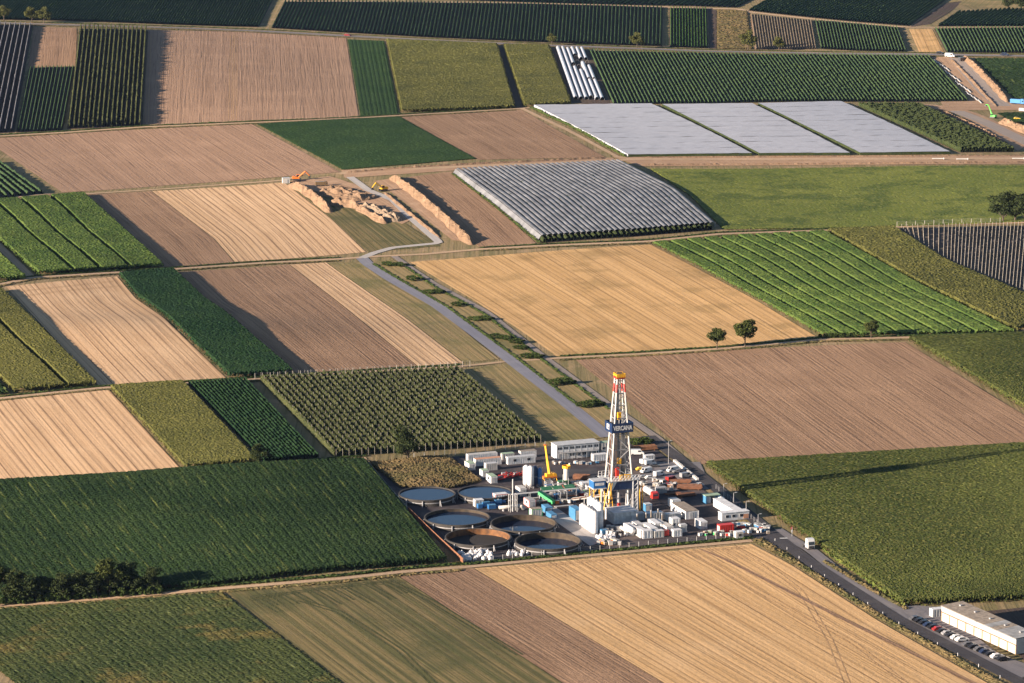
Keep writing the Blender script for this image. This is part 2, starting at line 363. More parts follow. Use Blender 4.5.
MZ_DEEP = leaf_mat('maize_deep', (.010, .028, .012), (.015, .036, .014), (.035, .058, .022), .30, .03, .7, streak=((.05, .075, .024), 1.6, 42.0, .3))
MZ_OLIVE = leaf_mat('maize_olive', (.062, .066, .019), (.082, .083, .024), (.15, .128, .047), .42, .025, .9, patch=(.042, .048, .015), streak=((.14, .13, .04), 2.0, 30.0, .35))
MZ_TASS = leaf_mat('maize_tassel', (.026, .037, .011), (.054, .066, .0185), (.145, .132, .043), .50, .012, 1.0, patch=(.034, .044, .013), pth=(.46, .62))
MZ_BRIGHT = leaf_mat('maize_bright', (.038, .070, .017), (.064, .100, .024), (.13, .148, .042), .45, .04, .9, patch=(.032, .056, .015), streak=((.125, .15, .042), 1.8, 24.0, .5))
BEET = leaf_mat('beet_green', (.018, .040, .014), (.027, .052, .017), (.05, .075, .024), .25, .03, .7, streak=((.055, .08, .027), 1.6, 40.0, .4))
MEADOW = leaf_mat('meadow_green', (.098, .122, .028), (.142, .160, .038), (.20, .19, .055), .4, .014, .4, patch=(.050, .076, .02), pth=(.45, .60))
WEED = leaf_mat('weed_green', (.022, .034, .013), (.036, .047, .017), (.085, .085, .036), .3, .02, .8, patch=(.085, .068, .024), pth=(.53, .66), streak=((.095, .11, .045), 1.6, 16.0, .5))
VINE = leaf_mat('vine_green', (.027, .053, .025), (.038, .067, .028), (.088, .112, .044), .45, .02, .7)
VINEB = leaf_mat('vine_bright', (.045, .098, .024), (.062, .118, .028), (.105, .15, .05), .4, .02, .7)
VINEN = leaf_mat('vine_near', (.011, .030, .013), (.016, .038, .015), (.038, .06, .023), .3, .05, .9)
ORCH = leaf_mat('orchard_leaf', (.032, .040, .017), (.046, .054, .022), (.12, .112, .052), .5, .05, 1.2)
YOUNG = leaf_mat('young_vine', (.09, .08, .055), (.13, .105, .075), (.22, .18, .13), .4, .05, .8)
NETTED = leaf_mat('netted_row', (.075, .075, .085), (.10, .10, .112), (.16, .16, .168), .4, .05, .6)
DRYWEED = leaf_mat('dry_weed', (.095, .070, .034), (.062, .056, .024), (.165, .12, .064), .5, .08, .9)
VERGEL = leaf_mat('verge_tuft', (.15, .112, .052), (.062, .066, .026), (.24, .175, .092), .45, .08, .7)
BUSH = leaf_mat('bush_leaf', (.032, .052, .015), (.05, .072, .02), (.092, .105, .032), .4, .25, 1.5)
TREEL = leaf_mat('tree_leaf', (.036, .05, .016), (.058, .07, .02), (.12, .118, .036), .45, .22, 1.3)
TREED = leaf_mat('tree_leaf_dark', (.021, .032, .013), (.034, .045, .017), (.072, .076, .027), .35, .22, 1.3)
TREEY = leaf_mat('tree_leaf_pale', (.060, .068, .022), (.088, .09, .029), (.15, .138, .05), .45, .22, 1.3)
WHITE = paint('white_paint', (.64, .64, .645), .5, .15); OFFW = paint('offwhite_panel', (.45, .435, .41), .6, .1)
GREY = paint('grey_steel', (.30, .30, .31), .5, .12); LGREY = paint('light_grey_steel', (.46, .46, .46), .45, .10)
CONCM = paint('concrete', (.040, .036, .033), .9, .14); DARK = paint('dark_steel', (.05, .05, .055), .5, .2)
BLUE = paint('blue_paint', (.025, .12, .31), .4, .12); NAVY = paint('navy_paint', (.010, .028, .085), .4, .1)
SKYB = paint('light_blue_paint', (.065, .21, .38), .4, .12); RED = paint('red_paint', (.55, .035, .025), .45, .12)
ORANGE = paint('orange_paint', (.72, .20, .03), .45, .1); YEL = paint('yellow_paint', (.80, .42, .02), .45, .1)
GREENP = paint('green_paint', (.04, .42, .12), .45, .12); DGREEN = paint('dark_green_paint', (.03, .14, .06), .5, .15)
LIME = paint('lime_paint', (.10, .62, .08), .45, .1); RUST = paint('rusty_pipe', (.20, .085, .042), .85, .25); BROWN = paint('brown_timber', (.26, .115, .055), .9, .22)
TANR = paint('tan_roof', (.27, .225, .18), .85, .22); GREENR = paint('green_roof', (.30, .40, .28), .7, .15)
GLASS = paint('window_glass', (.025, .03, .04), .12, .1); TYRE = paint('tyre', (.03, .03, .03), .9, .1)
BARK = paint('bark', (.10, .075, .055), .95, .25, 0, 3.0); FOIL = paint('white_foil', (.385, .39, .425), .55, .07, 0, .25); TUNF = paint('tunnel_foil', (.40, .415, .46), .4, .08, 0, .25); BLOCKW = paint('pale_block', (.5, .49, .47), .9, .1)
NETM = paint('hail_net', (.18, .185, .198), .6, .22, 0, .12); POSTW = paint('pale_post', (.34, .315, .28), .8, .15)
SACK = paint('white_sack', (.62, .61, .62), .8, .08); LINERB = paint('basin_liner_brown', (.058, .039, .022), .8, .35, 0, .5)
LINERO = paint('basin_liner_orange', (.18, .075, .022), .8, .35, 0, .5); SILV = paint('silver_roof', (.30, .295, .285), .5, .2, 0, .35)
SHEDW = paint('shed_wall', (.40, .39, .375), .7, .12, 0, .4); SLUDGE = paint('dry_sludge', (.014, .011, .010), .95, .2, 0, .3); TERRA = paint('terracotta', (.50, .25, .15), .8, .12)
def water_mat(name, c, rough):
    m = paint(name, c, rough, .1, 0, .4); n, l = nt(m); b = n['Principled BSDF']; b.inputs['IOR'].default_value = 1.33
    w = n.new('ShaderNodeTexNoise'); w.inputs['Scale'].default_value = 1.2; bp = n.new('ShaderNodeBump'); bp.inputs['Strength'].default_value = .08
    l.new(w.outputs['Fac'], bp.inputs['Height']); l.new(bp.outputs['Normal'], b.inputs['Normal']); return m
WATER = water_mat('basin_water', (.006, .018, .046), .08)

# ------------------------------------------------------------------ the land
xs = np.concatenate([np.linspace(-9000, -760, 12), np.linspace(-700, 700, 100), np.linspace(760, 9000, 12)])
ys = np.concatenate([np.linspace(-3000, 860, 10), np.linspace(900, 3300, 150), np.linspace(3400, 24000, 24)])
gx, gy = np.meshgrid(xs, ys, indexing='ij')
tag(link('ground', mesh_np('ground', np.stack([gx, gy, Hf(gx, gy) - .16], -1), grid_faces(len(xs) - 1, len(ys) - 1), VERGE, np.stack([gx, gy], -1).reshape(-1, 2), True)),
    'dry grass verges and land between the fields', 'ground', None, 'structure')

# far band above the country road
rows('vineyard', 'dark green vineyard with slanting rows, at the top left of the picture', 'vineyard', [[(-35, 19.5), (-12, -4)], [(120, 22.5), (138, -4)], [(259, 27), (275, -4)]], 108, VINE, 1.0, 1.8, 2.5, ground=SOIL_SHADED)
rows('vineyard', 'long dark green vineyard above the country road at top centre', 'vineyard', [[(271, 28), (284, 1.8)], [(350, 33), (359, 2)], [(430, 37.5), (437, 2.8)], [(520, 41.5), (524, 3.6)], [(600, 44.5), (602, 5.5)], [(662, 46.2), (663, 7.6)]], 104, VINE, 1.15, 1.8, 2.5, ground=SOIL_SHADED)
rows('vineyard', 'narrow bright green vineyard with upright rows above the country road', 'vineyard', [[(669.5, 47), (669.5, 8)], [(708, 48.3), (707, 8.6)]], 13, VINEB, .8, 1.8, 2.0, ground=SOIL_SHADED)
rows('vineyard', 'strip of dark vines cut by the top edge, above the long vineyard', 'vineyard', [[(296, .8), (304, -7)], [(520, 2), (533, -7)], [(600, 4.2), (618, -7)], [(690, 6), (712, -7)], [(737, 7.6), (764, -7)]], 80, VINE, 1.2, 1.8, 4.0, ground=SOIL_SHADED)
rows('vineyard', 'large dark vineyard with shallow diagonal rows at top right', 'vineyard', [[(748, 10.5), (778, -6)], [(800, 16.3), (838, -6)], [(850, 21.3), (897, -6)], [(909, 26), (950, -3)]], 44, VINE, 1.2, 1.8, 2.5, ground=SOIL_SHADED)
rows('vineyard', 'dark vineyard in the top right corner below the trees', 'vineyard', [[(937, 26.2), (958, 12)], [(985, 26.2), (1010, 9)], [(1034, 26.2), (1060, 12)]], 24, VINE, 1.2, 1.8, 2.5, ground=SOIL_SHADED)
rows('vineyard', 'dark vineyard right of the brown young vines above the country road', 'vineyard', [[(814, 20.5), (820, 48.8)], [(850, 23.6), (857, 50.8)], [(898, 28), (907, 51.8)]], 27, VINE, .6, 1.8, 2.2, ground=SOIL_SHADED)
rows('vineyard', 'green vineyard with steep rows at the right edge above the country road', 'vineyard', [[(934, 28.7), (946, 52.3)], [(985, 27.8), (998, 53)], [(1032, 27.8), (1045, 53)]], 28, VINE, .6, 1.8, 2.0, ground=SOIL_SHADED)
rows('vineyard', 'brown plot of young staked vines above the country road', 'vineyard', [[(750, 14), (755, 49.6)], [(812, 20.6), (817, 49)]], 22, YOUNG, .6, 1.2, 2.0, ground=SOIL2)
crop('scrub_patch', [[(717, 10), (717, 48.6)], [(747, 11), (752, 49.4)]], DRYWEED, 'dry weedy patch between bright vines and young brown vines', .7, .3, 1.2, cat='scrub')
sheet('bare_field', [[(708.5, 9), (709, 48.5)], [(716.5, 10), (716.5, 48.6)]], SOIL_SHADED, 'narrow bare strip darkened as shade beside the bright green vineyard')  # dark colour stands in for shadow on plain soil
sheet('stubble_field', [[(909, 29), (919, 51.8)], [(932, 29), (944, 52.2)]], STRAW2, 'small straw coloured strip between two vineyards at top right')
sheet('bare_field', [[(909.5, 27), (945, 3)], [(930, 24), (950, 12), (962, 1)]], SOIL_SHADED, 'dark bare slope between two vineyards at top right')
sheet('dry_field', [[(948, 3), (958, -6)], [(1022, 11), (1042, -6)]], GRASSD, 'brownish meadow below the top right trees')

# band below the country road
rows('netted_orchard', 'grey netted plant rows at the left edge below the trees', 'orchard', [[(-12, 24.5), (-40, 135)], [(33, 25.5), (14, 132.3)]], 9, NETTED, .8, 3.0, 2.0, 'netted_row', SOIL_SHADED, jit=.12)
sheet('bare_field', [[(34, 27), (28, 66.5)], [(77, 28), (75.5, 66)]], SOIL, 'small brown plot above the short dark vineyard at left')
rows('vineyard', 'short dark vineyard between grey netting and tall orchard rows', 'vineyard', [[(29, 67.5), (16, 132.4)], [(75, 66.8), (63, 130.6)]], 12, VINE, .6, 1.8, 2.0, ground=SOIL_SHADED)
rows('orchard', 'tall pale green orchard rows at left below the country road', 'orchard', [[(79, 28.5), (67, 129)], [(148, 30), (142, 126)]], 16, ORCH, .9, 4.1, 1.6, 'tree_row', SOIL_SHADED, jit=.2, clump=3.2, leaf=.4, dens=3)
sheet('ploughed_field', [[(148.5, 30), (143, 125.5)], [(235, 31.5), (233, 122.5)], [(346, 38), (359, 118.5)]], SOIL2, 'large pinkish ploughed field at upper left beside the orchard rows')
crop('beet_field', [[(347.5, 39.5), (360.5, 116.5)], [(384, 41), (398.5, 114)]], BEET, 'narrow green field right of the large pinkish ploughed field', .4, .07, .9, row=.12)
crop('maize_field', [[(386.5, 41.3), (401, 112.5)], [(497, 45.8), (515, 108)]], MZ_OLIVE, 'broad olive maize field at top centre', 2.4, .12, .85)
crop('maize_field', [[(503.5, 46.2), (524, 107)], [(549, 47.2), (571, 104)]], MZ_OLIVE, 'narrow olive maize field left of the white tunnels', 2.4, .12, .85)
sheet('bare_field', [[(497.5, 46), (515.5, 108)], [(503, 46.2), (523.5, 107.5)]], SOIL_SHADED, 'soil strip darkened as shade between the two olive maize fields')  # the maize's shadow is put into the strip's colour
rows('vineyard', 'large dark green vineyard with dense slanting rows above the white covers', 'vineyard', [[(588, 50.5), (612, 104.6)], [(684, 52.6), (716, 103.6)], [(830, 54.8), (866, 101.8)], [(929, 56), (969, 101.4)]], 92, VINE, .62, 1.8, 2.0, ground=SOIL_SHADED)
sheet('bare_field', [[(551, 48), (572, 103)], [(588, 50), (611, 105)]], SOIL_SHADED, 'dark ground under the white tunnels')
crop('beet_field', [[(974, 58.5), (1014, 99)], [(1034, 59), (1060, 98)]], MZ_DARK, 'dark green field beside the dug road at upper right', .7, .2, 1.2)
crop('beet_field', [[(997, 113.5), (1012, 122)], [(1034, 112), (1050, 126)]], MZ_DARK, 'small dark green patch below the blue truck at right', .6, .2, 1.2)

# third band
sheet('ploughed_field', [[(-18, 138), (62, 192.3)], [(100, 131.3), (165, 185.3)], [(252, 124), (340, 172)]], SOIL2, 'wide pale brown field at left below the orchard rows')
rows('vineyard', 'low dark vine plot at the left edge beside the wide brown field', 'vineyard', [[(-42, 172), (-18, 200)], [(0, 161.5), (45, 193.2)]], 9, VINE, 1.0, 1.9, 1.8, ground=SOIL_SHADED)
crop('beet_field', [[(257, 124.2), (342, 169.8)], [(330, 119.8), (412, 164.3)], [(399, 117), (476, 158.8)]], BEET, 'dark green parallelogram field above the earthworks', .4, .07, .9)
sheet('ploughed_field', [[(401, 116.5), (478, 159.8)], [(521, 109.5), (606, 157.5)]], SOIL, 'brown field between the green field and the white covers')
rows('orchard', 'dark orchard between the white covers and the dug road at right', 'orchard', [[(857, 106), (960, 152.3)], [(919, 105.5), (1015, 152)]], 15, TREED, 1.5, 2.8, 1.6, 'tree_row', SOIL_SHADED, clump=None, leaf=.4, dens=3)
crop('hedge_strip', [[(529, 108), (575, 130), (622, 156.5)], [(533, 108), (580, 130), (627, 157.6)]], BUSH, 'weedy green hedge strip along the left white cover', 1.1, .5, 1.0, cat='hedge')

# fourth band
gl = [(-42, 205), (38, 275.4)]; gr_ = [(84, 195.3), (163.5, 267.3)]
crop('maize_field', [gl, gr_], MZ_BRIGHT, 'bright green maize field with dark lanes at the left edge', 2.4, .13, .62, gaps=(.27, .48, .72), gw=1.6)
crop('maize_field', [[(-60, 228), (-8, 282)], [(-20, 238), (26, 279.5)]], MZ_BRIGHT, 'small bright green maize corner at the left edge beside a track', 2.4, .2, .7)
sheet('ploughed_field', [[(85, 194.6), (165.5, 267)], [(151, 191), (213, 238), (234, 262)]], SOIL, 'brown field between bright maize and striped stubble', )
sheet('stubble_field', [[(152, 191), (214, 238), (235, 261.8)], [(284, 182.5), (330, 218), (366, 252)]], STRAW3, 'striped pale stubble field left of the earthworks')
sheet('bare_field', [[(286, 182), (330, 217), (368, 251.5)], [(345, 180), (390, 213), (440, 246)]], GREENTAN, 'weedy dark patch below the earth heaps')
sheet('ploughed_field', [[(402, 178), (440, 210), (479, 247)], [(452, 171.5), (495, 206), (537, 244)]], SOIL, 'dark brown strip between earth ridge and grey net')
crop('meadow', [[(650, 169), (690, 196), (723, 229.5)], [(830, 168), (862, 227)], [(1034, 166), (1046, 221)]], MEADOW, 'olive green meadow right of the grey net', .4, .06, 1.0, cat='meadow')
rows('vineyard', 'grey plot with pale posts at the right edge below the trees', 'vineyard', [[(899, 228), (903, 232)], [(946, 227), (945, 259.5)], [(990, 226), (986, 277)], [(1030, 225.4), (1024, 291.5)], [(1060, 224.8), (1054, 303)]], 40, YOUNG, .4, .9, 1.6, ground=GREYSOIL, post=(2.2, 8.0, .09, POSTW), gapp=.3)
crop('maize_field', [[(827, 231.8), (870, 256.5), (923, 286.5), (1017, 332.6)], [(894, 229), (945, 262), (986, 280), (1056, 309)]], MZ_OLIVE, 'olive maize wedge left of the plot with pale posts', 2.2, .18, .7)
crop('maize_field', [[(652.5, 244), (700, 268), (760, 301), (822, 336)], [(740, 236.6), (790, 262), (850, 297), (920, 334.6)], [(824.5, 232.4), (869, 257), (921, 287), (1014, 332.4)]], MZ_BRIGHT, 'bright green maize field with curving dark lanes at right', 1.6, .13, .6, gw=1.5, gaps=(.09, .19, .29, .39, .49, .59, .69, .79, .9))
sheet('stubble_field', [[(410, 262), (475, 301), (520, 330), (556, 356)], [(530, 252.5), (600, 295), (690, 348.5)], [(651, 244.5), (699, 269), (759, 302), (818, 337.5)]], STRAW2, 'large golden stubble field with weedy patches right of the diagonal road')

# middle left band
crop('maize_field', [[(-80, 302), (14, 393)], [(1, 290.5), (97, 385.8)]], MZ_OLIVE, 'olive maize field at the left edge beside pale stubble', 2.3, .12, .52, gaps=(.62,))
crop('maize_field', [[(-90, 316), (-14, 396)], [(-84, 304), (10, 394)]], MZ_DARK, 'dark green crop corner at the left edge', 1.4, .3, .8)
sheet('stubble_field', [[(6, 286.5), (99, 386)], [(117, 276.4), (136, 299), (164, 318), (227, 379)]], STRAW, 'pale stubble field with a crest at middle left')
crop('maize_field', [[(119, 276.4), (138, 299), (166, 318), (229, 378.6)], [(173.5, 271.8), (205, 302), (225, 315), (293.5, 374.3)]], MZ_DEEP, 'dark green wavy maize strip at middle left', 2.5, .13, .55)
sheet('ploughed_field', [[(174, 272), (206, 303), (226, 316), (297, 374)], [(289, 264.6), (341, 304.5), (417, 366)]], SOIL, 'brown ploughed field right of the dark wavy maize')
sheet('stubble_field', [[(290, 264.6), (342, 304.5), (418, 366)], [(326, 262.4), (342, 274), (407, 319), (463, 362.6)]], STRAW3, 'narrow pale stubble strip left of the diagonal road')
sheet('dry_field', [[(327, 262.4), (343, 274), (408, 319), (464, 362.6)], [(364, 262.5), (388, 280), (434, 307), (499, 359)]], GRASSD, 'dry olive grass strip along the diagonal road')
sheet('stubble_field', [[(460, 370), (505, 409), (547, 444)], [(512, 363), (558, 403), (604, 437.5)]], GRASSD, 'dry mown strip between the orchard and the diagonal road')
sheet('stubble_field', [[(-84, 405), (-22, 485)], [(108, 388.8), (182, 470)]], STRAW, 'pale striped stubble field at the left edge')
crop('maize_field', [[(110, 389.2), (184, 469.2)], [(183, 383.8), (257, 462.6)]], MZ_OLIVE, 'olive maize field between pale stubble and dark vine rows', 2.0, .12, .47)
rows('vineyard', 'dark green vine rows left of the posted orchard', 'vineyard', [[(187, 383.4), (264, 463.5)], [(246, 380), (320, 458)]], 16, VINEN, .7, 1.6, .9, ground=SOIL_SHADED, jit=.1, leaf=.16, dens=6)
rows('orchard', 'posted orchard with tree rows behind the drilling site', 'orchard', [[(258, 379.5), (333, 457)], [(360, 374), (438, 450)], [(459, 369.8), (544, 442)]], 33, ORCH, 1.25, 2.1, .7, 'tree_row', ALLEY, jit=.16, clump=None, leaf=.2, dens=13, post=(3.1, 7.0, .05, POSTW))
sheet('ploughed_field', [[(574, 358.5), (628, 402), (668, 437), (702, 464)], [(720, 350.5), (862, 455)], [(905, 342), (1034, 421), (1064, 440)]], SOIL, 'wide brown ploughed field right of the drilling rig')
crop('maize_field', [[(909, 341), (1034, 336)], [(972, 378), (1036, 375)], [(1028, 412), (1036, 412)]], MZ_TASS, 'green maize wedge at the right edge above the brown field', 2.3, .13, .5)
# near band
crop('maize_field', [[(-112, 490), (-28, 604)], [(125, 477), (217, 586.5)], [(364, 462.8), (447, 562.5)]], MZ_DARK, 'broad dark green maize field at lower left', 2.3, .11, .46, row=.10)
crop('maize_field', [[(706, 466.5), (1038, 446.5)], [(746, 496.5), (1038, 491)], [(821, 549), (1038, 548)], [(903, 606), (1038, 600)]], MZ_TASS, 'large olive maize field with tassels at right of the drilling site', 2.3, .13, .44)
crop('weed_field', [[(-70, 612), (40, 705)], [(222, 593), (350, 690)]], WEED, 'green weedy field with yellow patches in the lower left corner', .4, .10, .5, row=.1)
sheet('stubble_field', [[(226, 592), (353, 692)], [(395, 574), (573, 690)]], GREENTAN, 'mottled green and tan field at the bottom left of centre')
sheet('ploughed_field', [[(396, 574), (574, 690)], [(473.5, 568.4), (675, 690)]], SOIL, 'dark brown ploughed strip at the bottom centre')
sheet('stubble_field', [[(474.5, 568.3), (676, 690)], [(620, 555.5), (850, 690)], [(752, 544), (790, 564), (880, 622), (1000, 690)]], GOLD, 'broad golden stubble field at the bottom right')
sheet('dirt_track', [[(699, 549), (722, 559), (850, 624), (972, 684)], [(702, 549), (728, 559), (857, 624), (979, 684)]], SOIL, 'brown wheel track across the golden stubble field', 'track', .03, 3.0)
sheet('bare_field', [[(976, 612), (1034, 670)], [(1036, 606), (1100, 668)]], SOIL_SHADED, 'dark soil plot with painted shade behind the long shed')  # dark ground, deepened in colour for the shed's shadow

# ------------------------------------------------------------------ roads and tracks
def strip(name, pl, w, mat, label, cat='road', dz=0.05):
    P, L = poly_world(pl, max(8, len(pl) * 10)); t = np.gradient(P, axis=0); t /= np.linalg.norm(t, axis=1)[:, None]; n = np.stack([-t[:, 1], t[:, 0]], 1)
    m = 3; V = []; UV = []; d = np.r_[0, np.cumsum(np.hypot(*np.diff(P, axis=0).T))]
    for k in range(m + 1):
        o = (k / m - .5) * w; Q = P + n * o; V.append(np.stack([Q[:, 0], Q[:, 1], Hf(Q[:, 0], Q[:, 1]) + dz], -1)); UV.append(np.stack([np.full(len(P), o + w), d], -1))
    return tag(link(name, mesh_np(name, np.array(V), grid_faces(m, len(P) - 1), mat, np.array(UV).reshape(-1, 2), True)), label, cat, None, 'structure')
strip('country_road', [(-10, 22.6), (60, 24.6), (170, 27.6), (260, 31), (350, 36), (430, 40.2), (520, 44.2), (600, 47.2), (660, 49.2), (700, 51), (830, 53.5), (905, 54), (1034, 56)], 8, ASPHL, 'country road across the top of the picture')
strip('farm_track', [(284, .9), (440, 2.5), (520, 3), (600, 5), (660, 6.9), (700, 8.2), (738, 9), (750, 12), (800, 17.6), (850, 22.4), (905, 27.2), (960, 27.4), (1034, 27)], 6, DIRT, 'pale track between the top vineyards', 'track')
strip('farm_track', [(-10, 136.6), (62, 132.6), (142, 127), (250, 122.6), (340, 119), (400, 115.4), (516, 108.8), (530, 107.6)], 4, DIRT, 'pale track below the upper fields at left', 'track')
strip('farm_track', [(-10, 200), (46, 194.2), (84, 194), (160, 189.2), (285, 180.2), (300, 175)], 3.5, DIRT, 'pale track above the bright maize at left', 'track')
strip('works_track', [(338, 174), (365, 169.6), (410, 168.5), (480, 166), (560, 163), (612, 160.5), (645, 159), (700, 159.5), (1034, 158.5)], 7, DIRT, 'pale works track along the dug trench', 'track', .10)
strip('farm_track', [(522, 108.5), (570, 131), (618, 157), (640, 160)], 3.5, DIRT, 'dirt track beside the left white cover', 'track')
strip('farm_path', [(-10, 286.5), (33, 277.5), (100, 273.4), (166, 269.6), (260, 263), (340, 259), (372, 256.5), (423, 254.2), (480, 249.2), (545, 245.6), (649, 241.4), (720, 233.8), (830, 230.2), (897, 227), (960, 224), (1034, 222.4)], 4, DIRT, 'pale farm path crossing the middle of the fields', 'path')
strip('farm_track', [(-4, 243), (30, 276)], 4.5, DIRT, 'short dirt track at the left edge beside bright maize', 'track', .06)
strip('farm_path', [(-10, 399.6), (50, 393), (100, 388), (225, 381), (300, 376.4), (380, 371), (460, 366.6), (505, 361.5), (560, 358), (640, 354), (720, 348.8), (820, 339.5), (905, 337.6), (1034, 334.4)], 3.2, DIRT, 'grassy farm path below the stubble fields', 'path')
strip('farm_path', [(-10, 485), (90, 478.4), (182, 472.4), (270, 466), (330, 460.4), (366, 458)], 3, DIRT, 'pale path above the broad dark maize field', 'path')
strip('farm_path', [(-10, 606.5), (60, 602), (163, 593.4), (250, 586), (340, 578.6), (400, 572), (470, 566.6), (560, 558), (680, 547), (752, 540.6)], 3.0, DIRT, 'pale path below the broad dark maize field', 'path')
strip('diagonal_road', [(362, 258), (368, 264), (390, 278.6), (438, 306), (505, 356), (570, 406), (608, 437)], 6.4, BLUEROAD, 'grey diagonal asphalt road leading to the drilling site')
strip('gravel_track', [(394, 256), (405, 264), (434, 283.6), (487, 312), (540, 354), (612, 407), (657, 437.5), (676, 454), (715, 485), (755, 521)], 3.6, field_mat('gravel', (.24, .205, .185), (.21, .18, .165), (.13, .11, .10), 1.0, .8, .4, (.28, .235, .20), .5, .3, 10, .95, 31), 'grey gravel track beside the diagonal road', 'track', .05)
strip('works_road', [(350, 177), (368, 190), (393, 200), (411, 218), (440, 243), (393, 247.6), (374, 253), (362, 258)], 4.6, CONC, 'pale works road curving round the weedy patch', 'road', .08)
strip('access_road', [(648, 436), (676, 456.5), (716, 488), (755, 520), (772, 534), (818, 568), (898, 619.5), (1020, 682), (1060, 702)], 5.6, ASPH, 'dark access road running to the lower right corner', 'road', .09)
strip('lay_by', [(776, 529), (790, 538), (811, 550), (851, 582), (897, 609), (925, 612)], 4.6, ASPHL, 'worn lay by lane beside the maize', 'road', .07)
strip('dug_road', [(957, 58), (984, 90), (1002, 106)], 12, BEDROAD, 'new road bed cut between earth ridges at upper right', 'road', .06)
strip('dug_road', [(956, 111), (985, 122), (1034, 146)], 11, BEDROAD, 'new road bed curving off at the right edge', 'road', .06)
sheet('dug_ground', [[(940, 100), (1034, 99)], [(945, 110), (1034, 110)]], EARTH, 'bare dug ground at the road works', 'ground', .03)
sheet('dug_ground', [[(900, 103), (955, 112), (1018, 151)], [(955, 106), (985, 116), (1034, 140)]], EARTH, 'bare dug slope beside the new road bed', 'ground', .01)
sheet('dug_ground', [[(932, 57), (976, 101)], [(955, 57), (1000, 105)]], EARTH, 'brown trench ground with pale pipes', 'ground', .02)
sheet('dug_ground', [[(612, 156.5), (1034, 154.6)], [(640, 166.3), (1034, 163.6)]], EARTH, 'strip of reddish dug earth below the white covers', 'ground', .02)
sheet('dug_ground', [[(341, 170), (480, 163.6), (612, 157.5)], [(345, 178), (480, 168.5), (620, 162)]], EARTH, 'reddish dug earth above the grey net', 'ground', .02)
sheet('dug_ground', [[(375, 181), (391, 192), (452, 240)], [(394, 178), (420, 196), (474, 243)]], EARTH, 'scraped earth lane beside the long ridge', 'ground', .03)
sheet('dug_ground', [[(290, 181), (352, 205), (402, 224)], [(330, 176), (372, 190), (415, 218)]], EARTH, 'bare earth under the heaps', 'ground', .02)
sheet('median_strip', [[(372, 262), (396, 278), (444, 305), (512, 356), (577, 407), (612, 436)], [(392, 259), (430, 284), (482, 312), (535, 354), (607, 407), (650, 437)]], GRASSD, 'grassy strip between the diagonal road and the gravel track', 'grass', .01)
sheet('paved_lot', [[(880, 603), (930, 640), (1010, 680)], [(938, 607), (1000, 655), (1050, 672)]], ASPHL, 'paved lot in front of the long shed', 'pavement', .05)
crop('verge_grass', [[(752, 541), (790, 562), (880, 620), (1000, 688)], [(762, 538), (800, 563), (890, 620), (1012, 688)]], VERGEL, 'tufted dry grass verge along the access road', .32, .22, .5, cat='grass')
crop('verge_grass', [[(462, 565.6), (600, 553), (752, 538.6)], [(462, 563.4), (600, 550.6), (752, 536.4)]], BUSH, 'green grass edge along the site fence', .4, .2, .5, cat='grass')
crop('verge_grass', [[(822, 562), (870, 591), (905, 610)], [(826, 560.4), (874, 589.6), (909, 609)]], VERGEL, 'dry grass wedge between access road and lay by', .4, .25, .5, cat='grass')
sheet('site_yard', [[(372, 464), (408, 511), (464, 563)], [(470, 455), (560, 553.5)], [(550, 446), (650, 545)], [(640, 437), (684, 471), (752, 536)]], YARD, 'dark paved yard of the drilling site', 'yard', .02)
sheet('site_yard', [[(738, 524), (760, 541)], [(782, 530), (800, 556)]], ASPH, 'dark paved entrance of the drilling site', 'yard', .06)
crop('weedy_mound', [[(369, 464), (400, 488)], [(420, 459), (450, 489)], [(448, 457.5), (482, 482)]], DRYWEED, 'dry weedy mound behind the round basins', 1.2, .22, .45, lumps=.35, cat='mound')
crop('maize_border', [[(822, 551.5), (872, 586), (904, 607)], [(824, 550), (875, 585), (906, 606)]], MEADOW, 'bright green low border along the maize at the lay by', .9, .25, .45, cat='crop')

TRACKM = field_mat('wheel_mark', (.40, .255, .135), (.34, .21, .11), (.22, .135, .07), 1.0, .6, .4, seed=33)
TRACKG = field_mat('wheel_mark_green', (.05, .055, .022), (.07, .07, .03), (.04, .04, .02), 1.0, .6, .4, seed=34)
def wheel_marks(lines, label, mat=TRACKM, w=.4, gauge=1.9):
    V, FF, UV = [], [], []; o = 0
    for pl in lines:
        P, L = poly_world(pl, 40); t = np.gradient(P, axis=0); t /= np.linalg.norm(t, axis=1)[:, None] + 1e-9; nn = np.stack([-t[:, 1], t[:, 0]], 1)
        for g in (-gauge / 2, gauge / 2):
            for s in (-w / 2, w / 2):
                Q = P + nn * (g + s); V.append(np.stack([Q[:, 0], Q[:, 1], Hf(Q[:, 0], Q[:, 1]) + .025], -1)); UV.append(Q)
            FF.append(grid_faces(1, 39) + o); o += 80
    return tag(link('wheel_marks', mesh_np('wheel_marks', np.vstack(V), np.vstack(FF), mat, np.vstack(UV), True)), label, 'wheel marks', None, 'stuff')
rw = random.Random(5)
def uturns(x0, y0, x1, y1, n, dx, dy, run):
    out = []
    for i in range(n):
        t = (i + rw.uniform(.2, .8)) / n; x, y = x0 + (x1 - x0) * t, y0 + (y1 - y0) * t; k = rw.uniform(.7, 1.3)
        out.append([(x + dx * k, y + dy * k), (x + dx * .35 * k, y + dy * .4 * k), (x, y + dy * .14), (x + run * .4, y + dy * .06), (x + run * rw.uniform(.8, 1.3), y + dy * .10)])
    return out
wheel_marks(uturns(520, 566, 745, 546, 13, 16, 11, 18) + [[(480, 571), (560, 563.5), (660, 554), (745, 547)], [(700, 556), (760, 592), (850, 640), (905, 683)], [(760, 560), (800, 590), (830, 640), (850, 690)]], 'curved wheel marks on the golden stubble near the site')
